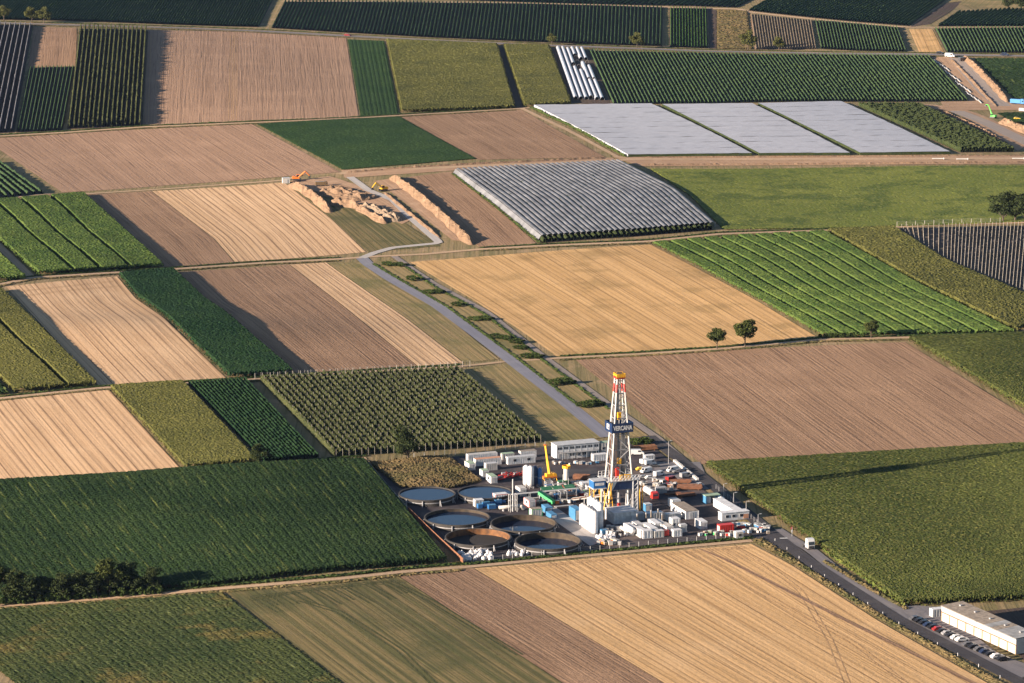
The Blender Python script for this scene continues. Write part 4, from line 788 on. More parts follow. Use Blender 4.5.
BX = [  # outline in the photo, depth, height, axis, body, roof, label, windows
    (466, 452, 497.5, 461, 2.5, 2.6, 'A', WHITE, OFFW, 'long white container at the back left of the yard', 0),
    (473.5, 457, 501.5, 465.5, 2.5, 2.6, 'A', WHITE, TERRA, 'white container with reddish roof in front of the long one', 0),
    (464.5, 461, 475.5, 470, 2.5, 2.6, 'B', WHITE, GREENR, 'small white cabin with green roof at the left end', 0),
    (484, 462, 497.5, 470.5, 2.5, 2.6, 'A', OFFW, LGREY, 'short white container below the reddish roofed one', 0),
    (479.5, 468.5, 489, 477.5, 2.5, 2.6, 'B', WHITE, GREENR, 'upper of two green roofed cabins behind the basin', 0),
    (486, 473.5, 497.5, 483.2, 2.5, 2.6, 'B', WHITE, GREENR, 'lower of two green roofed cabins behind the basin', 1),
    (505.6, 454.5, 535.6, 464.5, 2.5, 2.7, 'A', WHITE, LGREY, 'long white cabin with two small windows left of the crane', 2),
    (518.5, 450, 536.5, 457.5, 2.5, 2.7, 'A', WHITE, TANR, 'white cabin behind the long cabin with small windows', 0),
    (500, 452.5, 514.5, 459.5, 2.5, 2.3, 'A', OFFW, GREENR, 'green roofed cabin between the white containers', 0),
    (591, 452.8, 607.5, 461.2, 2.5, 2.5, 'A', WHITE, WHITE, 'plain white container in front of the office block', 0),
    (515.5, 485.6, 526.5, 496, 2.5, 2.9, 'B', WHITE, OFFW, 'white container with bright green stripe beside the silos', 0),
    (473, 498, 484, 507.5, 2.6, 2.6, 'A', OFFW, WHITE, 'white box beside the blue pumps at the basins', 0),
    (492.5, 491.4, 508, 503.5, 3.0, 3.0, 'A', WHITE, WHITE, 'white cabin with red frame above the blue pumps', 0),
    (523.5, 497, 536, 507.5, 2.6, 2.6, 'B', WHITE, GREY, 'small white hut with red edges in the middle of the yard', 1),
    (529, 507, 542.5, 516.5, 3.0, 2.6, 'A', OFFW, TANR, 'beige box with green edge behind the tan walled basin', 0),
    (541.5, 504.4, 552.5, 513, 2.4, 2.2, 'B', SKYB, SKYB, 'bright blue box right of the beige box', 0),
    (546, 511, 557, 519, 2.2, 1.6, 'B', SKYB, SKYB, 'low bright blue box beside the tan walled basin', 0),
    (569, 506, 582, 520, 2.6, 4.0, 'B', SKYB, SKYB, 'blue mud treatment unit left of the white silos', 0),
    (579.5, 480.5, 590, 491, 2.6, 2.8, 'A', WHITE, WHITE, 'white and blue cabin left of the rig', 0),
    (600, 528.5, 607.5, 534.5, 2.0, 1.4, 'A', SKYB, SKYB, 'low bright blue skid at the foot of the white silos', 0),
    (629.5, 511.5, 644.5, 521, 2.6, 2.6, 'A', LGREY, LGREY, 'grey container right of the white hall', 0),
    (645, 511, 663.5, 520.5, 2.6, 2.6, 'A', LGREY, WHITE, 'second grey container right of the white hall', 0),
    (642.5, 501, 652, 513, 2.5, 2.7, 'B', SKYB, LGREY, 'light blue container lying behind the grey containers', 0),
    (630, 520.6, 643, 531, 2.5, 2.7, 'B', WHITE, LGREY, 'white container left in the front rows of units', 0),
    (642, 521, 657.5, 537.5, 2.5, 2.7, 'B', LGREY, WHITE, 'grey white unit in the middle of the front rows', 0),
    (653, 518.4, 667.5, 532.5, 2.5, 2.7, 'B', WHITE, LGREY, 'white unit with pipe stack in the front rows', 0),
    (640, 528.5, 652.5, 538.8, 3.0, 2.8, 'A', WHITE, WHITE, 'pale box at the front of the unit rows', 0),
    (669, 517.5, 680, 531, 3.0, 4.6, 'A', WHITE, WHITE, 'tall white double stacked unit at the front', 2),
    (671, 527, 682, 538.3, 2.4, 2.4, 'A', WHITE, WHITE, 'low white box in front of the tall double stack', 0),
    (678.5, 521, 687, 535, 2.4, 2.8, 'B', LGREY, LGREY, 'shaded grey container right of the tall double stack', 0),
    (668, 497.5, 680.5, 508, 3.2, 2.8, 'B', WHITE, LGREY, 'short white cabin behind the tan roofed cabins', 0),
    (671.5, 501.5, 698, 519.5, 5.0, 2.9, 'B', WHITE, TANR, 'long white cabin block with tan roof', 2),
    (695, 518.6, 707, 529, 2.6, 2.8, 'B', WHITE, WHITE, 'single white container right of the tan roofed block', 0),
    (733.5, 530.6, 743.5, 539, 2.4, 2.5, 'A', OFFW, WHITE, 'small pale guard hut with a window at the gate', 1),
    (623.5, 522.5, 636, 534.5, 2.5, 2.7, 'B', WHITE, WHITE, 'white unit at the left end of the front rows', 0),
    (634, 526, 647, 538.2, 2.5, 2.7, 'B', LGREY, WHITE, 'pale unit second from left in the front rows', 0),
    (648, 519, 661.5, 531.5, 2.5, 3.0, 'B', WHITE, WHITE, 'higher white unit behind the middle of the front rows', 0),
    (659.5, 522, 673, 534.5, 2.5, 2.7, 'B', WHITE, OFFW, 'white unit behind the red generator', 0),
    (652, 528.5, 664, 538.6, 2.4, 2.4, 'A', OFFW, WHITE, 'low cream unit left of the red generator', 0),
    (664, 512.5, 681, 520, 2.4, 2.4, 'A', LGREY, WHITE, 'grey container behind the tall double stack', 0),
    (557, 479, 570, 488, 2.4, 2.2, 'A', DGREEN, DGREEN, 'dark green box behind the red pump skid', 0),
    (585, 484, 598, 492.5, 2.4, 2.3, 'A', OFFW, GREY, 'cream box behind the stair tower', 0),
    (655, 486, 667, 494, 2.4, 2.2, 'A', GREY, GREY, 'grey box on the yard right of the tank truck', 0),
    (643, 454, 655, 460, 2.4, 1.6, 'A', LGREY, WHITE, 'low white trailer behind the rig', 0),
    (717, 523, 734, 532.5, 2.6, 2.6, 'A', RED, RED, 'red container near the site gate', 0),
]
for q in BX:
    nm = 'cabin' if 'cabin' in q[9] or 'hut' in q[9] else 'container'
    T = container(*q[:9], q[9], nm, nm, q[10], frame=RED if 'red frame' in q[9] or 'red edges' in q[9] else (GREENP if 'green edge' in q[9] else None))
    if False:
        for s in (-1, 1): MB().box((0, s * (1.27), .75), (3.2, .05, .9)).part('stripe', LIME, T)
# small two storey cabin behind the rig
T = container(598.5, 441, 609.5, 455.5, 3.0, 5.0, 'A', OFFW, GREENR, 'two storey cabin with green roof behind the mast', 'cabin', 'cabin', 2, False)
# white L-shaped building near the gate
P0 = G3(747, 517.5); T = thing('gate_building', 'white flat roofed L shaped building near the site gate', 'building', P0, YA)
MB().box((-5.3, -.2, 1.4), (10.6, 3.2, 2.8)).part('wall', WHITE, T); MB().box((-5.3, -.2, 2.88), (10.9, 3.5, .16)).part('roof', WHITE, T)
MB().box((-3.2, 10.2, 1.4), (3.4, 17.4, 2.8)).part('wall', WHITE, T); MB().box((-3.2, 10.2, 2.89), (3.7, 17.6, .16)).part('roof', WHITE, T)
for x in (-8.5, -6, -3): window(T, x, -1.83, 1.6, 1.2, .9)
MB().box((-1.2, -1.83, 1.1), (2.0, .08, 1.6)).part('door', TERRA, T)
# open portal shelter
P0 = G3(711, 502.5); T = thing('portal_shelter', 'open light blue portal shelter near the site road', 'shelter', P0, YA)
for x in (-2.6, 2.6): MB().box((x, 0, 1.5), (.5, 3.4, 3.0)).part('side_wall', SKYB, T)
MB().box((0, 0, 3.08), (6.0, 3.7, .18)).part('roof', GREENR, T); MB().box((-1.2, -.4, 1.2), (1.3, 1.2, 2.4)).part('locker', WHITE, T)
P0 = G3(721, 503); T = thing('round_tank', 'squat white round tank beside the portal shelter', 'tank', P0)
MB().lathe((0, 0, 0), [(0.01, 0), (1.3, 0), (1.3, 1.9), (.9, 2.25), (.01, 2.3)], 20).part('shell', WHITE, T, True); MB().tube((0, 0, 2.28), (0, 0, 2.55), .35, n=10).part('hatch', GREY, T)
# white machine hall in front of the rig
P0 = G3(622, 521); T = thing('machine_hall', 'white machine hall with flat roof in front of the rig', 'hall', P0, YA)
MB().box((0, .8, 2.0), (9.0, 8.6, 4.0)).part('wall', WHITE, T); MB().box((0, .8, 4.09), (9.4, 9.0, .18)).part('roof', WHITE, T)
for i in range(5): MB().box((-3.6 + 1.8 * i, -3.53, 2.0), (.12, .07, 3.9)).part('wall_rib', LGREY, T)
MB().box((1.2, -3.54, 1.3), (2.4, .07, 2.6)).part('door', LGREY, T); MB().box((-4.53, 1.5, 1.4), (.07, 3.0, 2.7)).part('door', LGREY, T)

# silos
def silo(px, py, r, h, mat, label, group=None, top=None):
    T = thing('silo', label, 'silo', G3(px, py), YA, group)
    MB().lathe((0, 0, 0), [(r * .25, .5), (r, 1.6), (r, h - .7), (r * .35, h), (.01, h)], 20).part('shell', mat, T, True)
    MB().lathe((0, 0, 0), [(r + .04, h * .5), (r + .09, h * .5), (r + .09, h * .5 + .15), (r + .04, h * .5 + .15)], 20).part('hoop', top or LGREY, T)
    for i in range(4): a = math.pi * (i + .5) / 2; MB().tube((math.cos(a) * r * .85, math.sin(a) * r * .85, -.05), (math.cos(a) * r * .85, math.sin(a) * r * .85, 2.0), .11, n=5).part('leg', GREY, T)
    MB().tube((r + .1, 0, .3), (r + .1, 0, h), .06, n=4).part('ladder', GREY, T)
silo(526.3, 487.6, 1.25, 8.6, WHITE, 'left white silo of the group left of the crane'); silo(530.6, 488.4, 1.25, 8.6, WHITE, 'right white silo of the group left of the crane')
silo(535, 487.2, 1.05, 8.2, NAVY, 'dark blue silo between the white silo and the thin one'); silo(539.8, 487.6, .85, 7.6, BLUE, 'thin bright blue silo right of the white silos')
a, bq = G3(582.6, 524.6), G3(594.6, 532.6)
for i in range(6):
    q = a.lerp(bq, i / 5); T = thing('silo', ORD[i] + ' tall white silo of the front row beside the ramp', 'silo', q, YA, 'front row of white silos')
    MB().lathe((0, 0, 0), [(1.22, 0), (1.22, 7.2), (.5, 7.7), (.01, 7.75)], 18).part('shell', WHITE, T, True); MB().tube((0, 0, 7.7), (0, 0, 8.0), .3, n=8).part('hatch', GREY, T)
a, bq = G3(591, 522.4), G3(599.6, 528.6)
for i in range(4):
    q = a.lerp(bq, i / 3); T = thing('silo', ORD[i] + ' tall white silo of the rear row by the hall', 'silo', q, YA, 'rear row of white silos')
    MB().lathe((0, 0, 0), [(1.3, 0), (1.3, 9.0), (.5, 9.5), (.01, 9.55)], 18).part('shell', WHITE, T, True); MB().tube((0, 0, 9.5), (0, 0, 9.9), .3, n=8).part('hatch', GREY, T)
P0 = G3(566.2, 485.6); T = thing('vertical_vessel', 'tall white vessel with yellow platform right of the crane', 'vessel', P0, YA)
MB().lathe((0, 0, 0), [(1.0, 0), (1.0, 6.6), (.6, 7.0), (.01, 7.05)], 18).part('shell', OFFW, T, True)
MB().lathe((0, 0, 0), [(1.0, 6.7), (1.55, 6.7), (1.55, 6.85), (1.0, 6.85)], 12).part('platform', YEL, T); MB().lathe((0, 0, 0), [(1.5, 6.85), (1.55, 7.7), (1.45, 7.7)], 12).part('railing', YEL, T)

# mobile crane with raised boom
P0 = G3(549, 480); T = thing('mobile_crane', 'yellow mobile crane with raised boom left of the rig', 'crane', P0, YA)
MB().prism([(-2.6, .7), (2.8, .7), (2.8, 1.5), (1.8, 1.6), (-2.6, 1.5)], -1.2, 1.2).part('carrier', ORANGE, T)
MB().prism([(1.4, 1.5), (2.75, 1.5), (2.7, 2.3), (2.2, 2.7), (1.4, 2.7)], -1.1, 1.1).part('cab', YEL, T); MB().box((0, 0, 2.0), (2.6, 2.0, 1.1)).part('turret', YEL, T)
b = MB(); b.tube((.2, 0, 2.2), (-.55, .3, 7.6), .62, .55, 4); b.part('boom', YEL, T); MB().tube((-.55, .3, 7.4), (-1.25, .6, 13.2), .45, .38, 4).part('boom_tip', YEL, T); MB().box((-1.3, .6, 13.4), (.9, .5, .6)).part('boom_head', ORANGE, T)
for s in (-1, 1):
    for x in (-1.8, -.2, 1.6): w = MB().tube((x, s * 1.0, .6), (x, s * 1.35, .6), .6, n=14).part('wheel', TYRE, T); MB().tube((x, s * 1.36, .6), (x, s * 1.4, .6), .28, n=10).part('hub', GREY, w)
for x in (-2.4, 2.4):
    for s in (-1, 1): MB().tube((x, s * 1.2, .8), (x, s * 2.3, .1), .12, n=5).part('outrigger', YEL, T)

# ------------------------------------------------------------------ the drilling rig
R0 = G3(618.6, 509); T = thing('drilling_rig', 'tall red and white drilling rig with navy sign reading VERCANA', 'drilling rig', R0, YA)
FZ, TZ = 11.6, 48.6
sub = MB()
for x in (-5.2, 5.2):
    for y in (-3.8, 3.8): sub.tube((x, y, 0), (x, y, FZ - 3), .38, n=6)
    sub.tube((x, -3.8, .3), (x, 3.8, FZ - 3.2), .16, n=5); sub.tube((x, 3.8, .3), (x, -3.8, FZ - 3.2), .16, n=5); sub.box((x, 0, .3), (1.0, 10.5, .6))
for x in (-2.4, 1.2, 3.4): sub.tube((x, -3.6, 0), (x + .4, -3.6, FZ - 3), .22, n=6)
sub.part('substructure', LGREY, T)
MB().box((0, 0, FZ - 1.65), (11.8, 9.2, 3.1)).part('wind_wall', NAVY, T); fl = MB().box((0, 0, FZ), (12.6, 10, .22)).part('drill_floor', LGREY, T)
MB().add([(-5.95, -4.64, FZ - 3.1), (-5.95, -4.64, FZ - .15), (-2.6, -4.64, FZ - .15), (-4.3, -4.64, FZ - 3.1)], [(0, 3, 2, 1)]).add([(-5.95, -4.7, FZ - 3.1), (-5.95, -4.7, FZ - .15), (-2.6, -4.7, FZ - .15), (-4.3, -4.7, FZ - 3.1)], [(0, 3, 2, 1)]).part('white_plate', WHITE, T)
rl = MB()
for i in range(10):
    x = -6 + 12 * i / 9
    for y in (-4.8, 4.8): rl.tube((x, y, FZ), (x, y, FZ + 1.8), .07, n=4)
    if i < 9: rl.tube((x, -4.8, FZ + .2), (x + 1.33, -4.8, FZ + 1.7), .09, n=4)
for y in (-4.8, 4.8):
    for z in (.9, 1.8): rl.tube((-6, y, FZ + z), (6, y, FZ + z), .08, n=4)
rl.part('floor_railing', WHITE, T)
lb = MB(); lb.box((3.6, -4.9, 5.7), (.3, .3, 11.4)); lb.box((5.4, -4.9, 5.7), (.3, .3, 11.4))
for i in range(7): lb.tube((3.6, -4.9, i * 1.5), (5.4, -4.9, i * 1.5 + 1.5), .12, n=4)
lb.part('lattice_column', WHITE, T)
def mast_xy(z, sx, sy):
    t = (z - FZ) / (TZ - FZ); return (sx * (4.0 * (1 - t) + 1.25 * t), sy * (2.9 * (1 - t) + 1.1 * t))
def leg_seg(z0, z1, mat, name):
    for sx in (-1, 1):
        for sy in (-1, 1):
            m = MB(); m.tube((*mast_xy(z0, sx, sy), z0), (*mast_xy(z1, sx, sy), z1), .40, .36, 6); m.part(name, mat, T)
leg_seg(FZ + .1, 43.4, OFFW, 'mast_leg'); leg_seg(43.4, 46.4, RED, 'red_leg_section'); leg_seg(46.4, TZ, OFFW, 'mast_leg')
lv = [FZ + .3, 17, 22.5, 28, 34, 38.6, 43, 47.6]
br = MB()
for z0, z1 in zip(lv[:-1], lv[1:]):
    for (a1, b1), (a2, b2) in (((-1, -1), (1, -1)), ((-1, 1), (1, 1)), ((-1, -1), (-1, 1)), ((1, -1), (1, 1))):
        p0, p1 = (*mast_xy(z0, a1, b1), z0), (*mast_xy(z0, a2, b2), z0); q0, q1 = (*mast_xy(z1, a1, b1), z1), (*mast_xy(z1, a2, b2), z1)
        br.tube(q0, q1, .17, n=5)
        if a1 != a2: br.tube(p0, q1, .16, n=5) if lv.index(z0) % 2 else br.tube(p1, q0, .16, n=5)
        else: br.tube(p0, q1, .10, n=5)
br.part('mast_bracing', GREY, T)
cr = MB().box((0, 0, TZ + .2), (3.3, 3.0, .9)).part('crown_platform', RED, T)
cy = MB()
for i in range(7):
    for y in (-1.6, 1.6): cy.box((-1.6 + 3.2 * i / 6, y, TZ + .95), (.34 if i % 2 else .16, .16, 1.5))
for y in (-1.6, 1.6): cy.box((0, y, TZ + 1.5), (3.3, .14, .2)); cy.box((0, y, TZ + .95), (3.3, .12, .5))
for x in (-1.6, 1.6): cy.box((x, 0, TZ + 1.5), (.14, 3.2, .2)); cy.box((x, 0, TZ + .95), (.12, 3.2, .4))
cy.part('crown_railing', YEL, T); MB().tube((-1, 0, TZ + 1.0), (1, 0, TZ + 1.0), .9, n=14).part('crown_sheave', DARK, T)
pl = MB(); pl.tube((0, 0, FZ + .2), (0, 0, 33), .16, n=6); pl.tube((0, 0, 36.5), (0, 0, TZ), .07, n=4); pl.tube((.35, .2, 36.5), (.35, .2, TZ), .07, n=4); pl.part('drill_string', GREY, T)
MB().box((0, 0, 34.5), (1.3, .9, 2.6)).part('travelling_block', YEL, T); MB().box((0, -.3, 18), (1.2, 1.0, 2.2)).part('top_drive', YEL, T); MB().box((-1.2, -1.2, 14), (1.2, 1.2, 3.6)).part('red_winch', RED, T)
for x in (-.4, 1.4, 2.6): MB().box((x, -3.2, FZ + 1.0), (1.1, .7, 1.7)).part('floor_tool', YEL, T)
for i in range(12):
    MB().tube((-3.3 + .22 * (i % 6), .8 + .4 * (i // 6), FZ + .1), (-2.7 + .12 * (i % 6), .9 + .25 * (i // 6), 31.0), .09, n=5).part('drill_pipe', RUST if i % 3 == 0 else GREY, T)
for i in range(8): MB().tube((1.4 + .2 * (i % 4), 1.2 + .4 * (i // 4), FZ + .1), (1.2 + .14 * (i % 4), 1.0 + .25 * (i // 4), 30.8), .09, n=5).part('drill_pipe', GREY, T)
MB().box((0, 2.0, 28), (1.5, .25, 32)).part('cable_tray', GREY, T)
for x in (-2.2, 2.3): MB().box((x * .9, 1.7, 24), (.7, .5, 24)).part('ladder_cage', LGREY, T)
for i in range(26): MB().tube((-3.6 + .2 * (i % 13), -.9 + .5 * (i // 13), FZ + .1), (-2.9 + .15 * (i % 13), -.6 + .4 * (i // 13), 31.0), .11, n=5).part('drill_pipe', (GREY, DARK, RUST)[i % 3], T)
for i in range(14): MB().tube((1.0 + .2 * (i % 7), -.6 + .5 * (i // 7), FZ + .1), (.8 + .17 * (i % 7), -.5 + .4 * (i // 7), 30.8), .11, n=5).part('drill_pipe', (GREY, DARK)[i % 2], T)
SZ, SH, SW, SD = 30.8, 3.5, 8.2, 6.8
for nm, c, d in (('sign_front', (0, -SD / 2, SZ), (SW, .14, SH)), ('sign_back', (0, SD / 2, SZ), (SW, .14, SH)), ('sign_side', (-SW / 2, 0, SZ), (.14, SD - .16, SH)), ('sign_side', (SW / 2, 0, SZ), (.14, SD - .16, SH))):
    pn = MB().box(c, d).part(nm, NAVY, T)
    if nm == 'sign_front':
        cu = bpy.data.curves.new('lettering', 'FONT'); cu.body = 'VERCANA'; cu.size = 2.3; cu.align_x = 'CENTER'; cu.align_y = 'CENTER'; cu.extrude = .02; cu.offset = .06
        to = bpy.data.objects.new('lettering_source', cu); COL.objects.link(to); bpy.context.view_layer.update()
        me = bpy.data.meshes.new_from_object(to.evaluated_get(bpy.context.evaluated_depsgraph_get())); bpy.data.objects.remove(to)
        me.materials.clear(); me.materials.append(WHITE); lo = link('lettering', me, pn, (.05, -SD / 2 - .11, SZ - .1)); lo.rotation_euler = (math.pi / 2, 0, 0)
        w = max(v.co.x for v in me.vertices) - min(v.co.x for v in me.vertices); lo.scale = (7.3 / w, 1.0, 1.0)
    if nm == 'sign_side' and c[0] < 0:
        lg = MB().box((-SW / 2 - .10, .2, SZ + .1), (.06, 2.3, 1.9)); lg.part('logo_square', WHITE, pn); MB().box((-SW / 2 - .14, -.35, SZ - .2), (.05, .8, .9)).part('logo_mark', NAVY, pn)
MB().box((0, 0, SZ - SH / 2 + .1), (SW - .3, SD - .3, .14)).part('monkey_board', GREY, T)
dg = MB().box((-8.9, -1.5, FZ - .9), (4.6, 4.6, 2.6)).part('dog_house', BLUE, T); MB().box((-8.9, -1.5, FZ + .47), (4.9, 4.9, .14)).part('dog_house_roof', LGREY, T); MB().box((-8.9, -1.5, FZ - 2.35), (5.2, 5.2, .22)).part('dog_house_deck', WHITE, T)
MB().box((-8.9, -3.82, FZ - .7), (3.4, .08, 1.0)).part('dog_house_window', WHITE, T)
for x in (-11, -6.9):
    for y in (-3.5, .6): MB().tube((x, y, 0), (x, y, FZ - 2.4), .15, n=5).part('dog_house_post', YEL, T)
yb = MB()
for x0, x1 in ((-8.4, -5.4), (-6.6, -4.4), (-4.0, -5.2)): yb.tube((x0, -5.2, 0), (x1, -4.7, FZ - .4), .17, n=6)
for i in range(5): yb.tube((-8.0 + .5 * i, -5.25, 1 + 1.4 * i), (-4.6, -5.0, 1.2 + 1.4 * i), .12, n=4)
yb.part('yellow_brace', YEL, T)
MB().tube((0, 0, 0), (0, 0, 2.4), .7, n=14).part('blowout_preventer', RED, T); MB().tube((0, 0, 2.4), (0, 0, 8.2), .55, n=14).part('blowout_preventer_stack', GREY, T)
for i, x in enumerate((6.6, 7.6)): MB().tube((x, -4.5, 0), (x - .2, -4.2, FZ - 2.5), .18, n=5).part('yellow_post', YEL, T)

# ------------------------------------------------------------------ mud plant, pipes, pumps and stacks
def pipe_stack(px, py, L, n, layers, r, mat, label, yaw, name='pipe_stack'):
    T = thing(name, label, 'pipe stack', G3(px, py), yaw)
    for s in (-.35, .35): MB().box((L * s, 0, .12), (.25, n * 2 * r + .3, .24)).part('bearer', BROWN, T)
    for j in range(layers):
        for i in range(n - j): y = (i - (n - j - 1) / 2) * 2 * r; o = random.uniform(-.25, .25); MB().tube((-L / 2 + o, y, .25 + r + j * r * 1.75), (L / 2 + o, y, .25 + r + j * r * 1.75), r, n=8).part('pipe', mat, T)
pipe_stack(689.5, 488.3, 9, 12, 2, .24, RUST, 'wide rusty pipe stack on the open yard', YA - .35)
pipe_stack(680, 482.5, 8, 8, 2, .22, RUST, 'smaller rusty pipe stack behind the wide one', YA - .35)
pipe_stack(644, 449.8, 10, 9, 3, .25, BROWN, 'reddish brown pipe stack behind the rig at the road', YA)
pipe_stack(581.5, 479, 6, 8, 3, .26, RUST, 'brown pipe stack left of the rig', YA - .5)
pipe_stack(686, 496, 7, 7, 2, .22, RUST, 'rusty pipe stack in front of the wide one', YA)
pipe_stack(673, 494.5, 6, 5, 1, .2, RUST, 'low rusty pipe row on the open yard', YA)
for i, (px, py) in enumerate(((503, 476), (509, 477.4), (515, 476), (521, 475.4), (500, 479.5))):
    Tt = thing('red_skid', ORD[i] + ' red steel skid in the row behind the silos', 'skid', G3(px, py), YA + .15 * (i % 3), 'red skids behind the silos')
    MB().box((0, 0, .3), (3.6, 1.8, .25)).part('base', RED, Tt)
    for s in (-1, 1): MB().tube((-1.7, s * .8, .4), (1.7, s * .8, 1.3 + .3 * (i % 2)), .14, n=5).part('rail', RED, Tt)
    MB().box((.2, 0, .9), (1.4, .9, .9)).part('motor', DARK if i % 2 else GREY, Tt)
T = thing('red_pump_skid', 'red pump skid at the foot of the tall white vessel', 'skid', G3(563, 489.5), YA - math.pi / 2)
MB().box((0, 0, .35), (6, 2.4, .5)).part('base', RED, T); MB().box((-1.2, 0, 1.3), (2, 1.5, 1.4)).part('motor', GREY, T); MB().tube((.4, 0, 1.3), (2.6, 0, 1.3), .6, n=12).part('pump', RED, T)
for x in (-2.8, 2.8): MB().tube((x, 1, .6), (x, 1, 5.0), .09, n=5).part('stand_pipe', LGREY, T)
T = thing('pipe_bridge', 'long grey pipe bridge across the middle of the yard', 'pipe bridge', G3(545, 502), YA)
for y in (-.5, 0, .5): MB().tube((-13, y, 4.0), (13, y, 4.0), .16, n=6).part('pipe', LGREY, T)
for x in (-12, -6, 0, 6, 12):
    m = MB(); m.box((x, -.7, 2), (.18, .18, 4)); m.box((x, .7, 2), (.18, .18, 4)); m.box((x, 0, 3.75), (.2, 1.7, .16)); m.part('trestle', GREY, T)
T = thing('large_pipe', 'thick beige pipe with a bend beside the blue pumps', 'pipe', G3(511, 510.5), YA)
MB().tube((-4.6, 0, 1.5), (3.6, 0, 1.5), .62, n=12).part('pipe', OFFW, T, True); MB().tube((3.5, 0, 1.55), (4.5, -.6, .9), .62, n=12).part('bend', OFFW, T, True); MB().tube((4.4, -.55, 1.0), (4.6, -.9, 0), .62, n=12).part('outlet', OFFW, T, True)
for x in (-3, 0, 2.6): MB().box((x, 0, .45), (.3, 1.3, .9)).part('saddle', GREY, T)
T = thing('vent_stack', 'slim pale lattice vent stack between basins and silos', 'stack', G3(512.8, 511.5), YA)
MB().tube((0, 0, 0), (0, 0, 12), .22, n=8).part('stack', LGREY, T); m = MB()
for x in (-1.3, 1.3):
    for y in (-.9, .9): m.tube((x, y, 0), (x, y, 6.5), .1, n=4)
for z in (2, 4.2, 6.4): m.box((0, -.9, z), (2.6, .1, .1)); m.box((0, .9, z), (2.6, .1, .1)); m.box((-1.3, 0, z), (.1, 1.8, .1)); m.box((1.3, 0, z), (.1, 1.8, .1))
m.part('frame', LGREY, T)
for i, (px, py, L) in enumerate(((488, 506.5, 5), (494, 509.3, 5), (500, 504.5, 4.5), (481, 508.8, 3))):
    T = thing('pump_unit', ORD[i] + ' blue pump unit from the list beside the white box at the basins'.replace('from the list ', ''), 'pump', G3(px, py), YA, 'blue pumps at the basins')
    MB().box((0, 0, .25), (L, 2.0, .3)).part('base', DARK, T); MB().box((-L * .18, 0, 1.1), (L * .55, 1.7, 1.4)).part('housing', BLUE, T); MB().tube((L * .15, 0, 1.0), (L * .46, 0, 1.0), .55, n=12).part('pump', BLUE, T); MB().box((-L * .18, 0, 1.86), (L * .58, 1.8, .1)).part('lid', SKYB, T)
T = thing('shaker_shed', 'green roofed mud shaker frame left of the rig', 'shed', G3(560, 499), YA)
for i in range(3):
    rf = MB(); x = -5 + 4.4 * i; rf.add([(x - 2, -2, 3.6), (x + 2, -2, 3.6), (x + 2, 2, 4.5), (x - 2, 2, 4.5), (x - 2, -2, 3.75), (x + 2, -2, 3.75), (x + 2, 2, 4.65), (x - 2, 2, 4.65)], [(3, 2, 1, 0), (4, 5, 6, 7), (0, 1, 5, 4), (1, 2, 6, 5), (2, 3, 7, 6), (3, 0, 4, 7)]); rf.part('roof', DGREEN, T)
    for sx in (-1.8, 1.8):
        for y, h in ((-1.8, 3.6), (1.8, 4.4)): MB().box((x + sx, y, h / 2), (.16, .16, h)).part('post', LGREY, T)
    MB().box((x, 0, 1.1), (3.2, 2.6, 1.9)).part('mud_tank', BLUE if i == 1 else GREY, T)
T = thing('ramp_panel', 'bright green tilted chute in the middle of the yard', 'chute', G3(546.5, 504), YA - .9)
MB().add([(-3, -1, 3.4), (3, -1, .5), (3, 1, .5), (-3, 1, 3.4), (-3, -1, 4.5), (3, -1, 1.7), (3, 1, 1.7), (-3, 1, 4.5)], [(3, 2, 1, 0), (4, 5, 6, 7), (0, 1, 5, 4), (1, 2, 6, 5), (2, 3, 7, 6), (3, 0, 4, 7)]).part('trough', GREENP, T)
for x, h in ((-2.5, 3.4), (2.2, 1.0)): MB().box((x, 0, h / 2), (.25, 1.6, h)).part('leg', GREY, T)
T = thing('catwalk', 'beige pipe catwalk sloping up to the drill floor', 'catwalk', G3(590, 503), YA - .5)
MB().add([(-7, -1, .8), (7, -1, 3.2), (7, 1, 3.2), (-7, 1, .8), (-7, -1, 1.2), (7, -1, 3.6), (7, 1, 3.6), (-7, 1, 1.2)], [(3, 2, 1, 0), (4, 5, 6, 7), (0, 1, 5, 4), (1, 2, 6, 5), (2, 3, 7, 6), (3, 0, 4, 7)]).part('deck', OFFW, T)
for x in (-6, -2, 2, 6): MB().box((x, 0, .5 + (x + 7) * .09), (.25, 1.9, 1.0 + (x + 7) * .18)).part('trestle', LGREY, T)
for y in (-.6, -.2, .2, .6): MB().tube((-6.5, y, 1.45), (6, y, 3.6), .12, n=6).part('pipe', OFFW if y > 0 else RUST, T)
T = thing('yellow_stair', 'yellow stair tower at the left of the rig', 'stairs', G3(594, 499), YA)
for i in range(9): MB().box((-2 + .5 * i, 0, .5 + .55 * i), (.5, 1.1, .08)).part('tread', GREY, T)
m = MB()
for y in (-.6, .6): m.tube((-2.3, y, .3), (2.3, y, 5.4), .1, n=4); m.tube((-2.3, y, 1.3), (2.3, y, 6.4), .07, n=4); m.tube((2.2, y, 0), (2.2, y, 6.4), .1, n=4); m.tube((-2.2, y, 0), (-2.2, y, 1.3), .08, n=4)
m.part('handrail', YEL, T)
T = thing('horizontal_tank', 'white lying tank at the left of the front unit rows', 'tank', G3(629.5, 534), YA - math.pi / 2)
MB().lathe((0, 0, 0), [(.01, -3.6), (.8, -3.4), (1.15, -2.9), (1.15, 2.9), (.8, 3.4), (.01, 3.6)], 18).part('shell', WHITE, T, True).rotation_euler = (0, math.pi / 2, 0)
T.children[0].location = (0, 0, 1.9)
for x in (-2, 2): MB().box((x, 0, .5), (.4, 1.9, 1.0)).part('saddle', GREY, T)
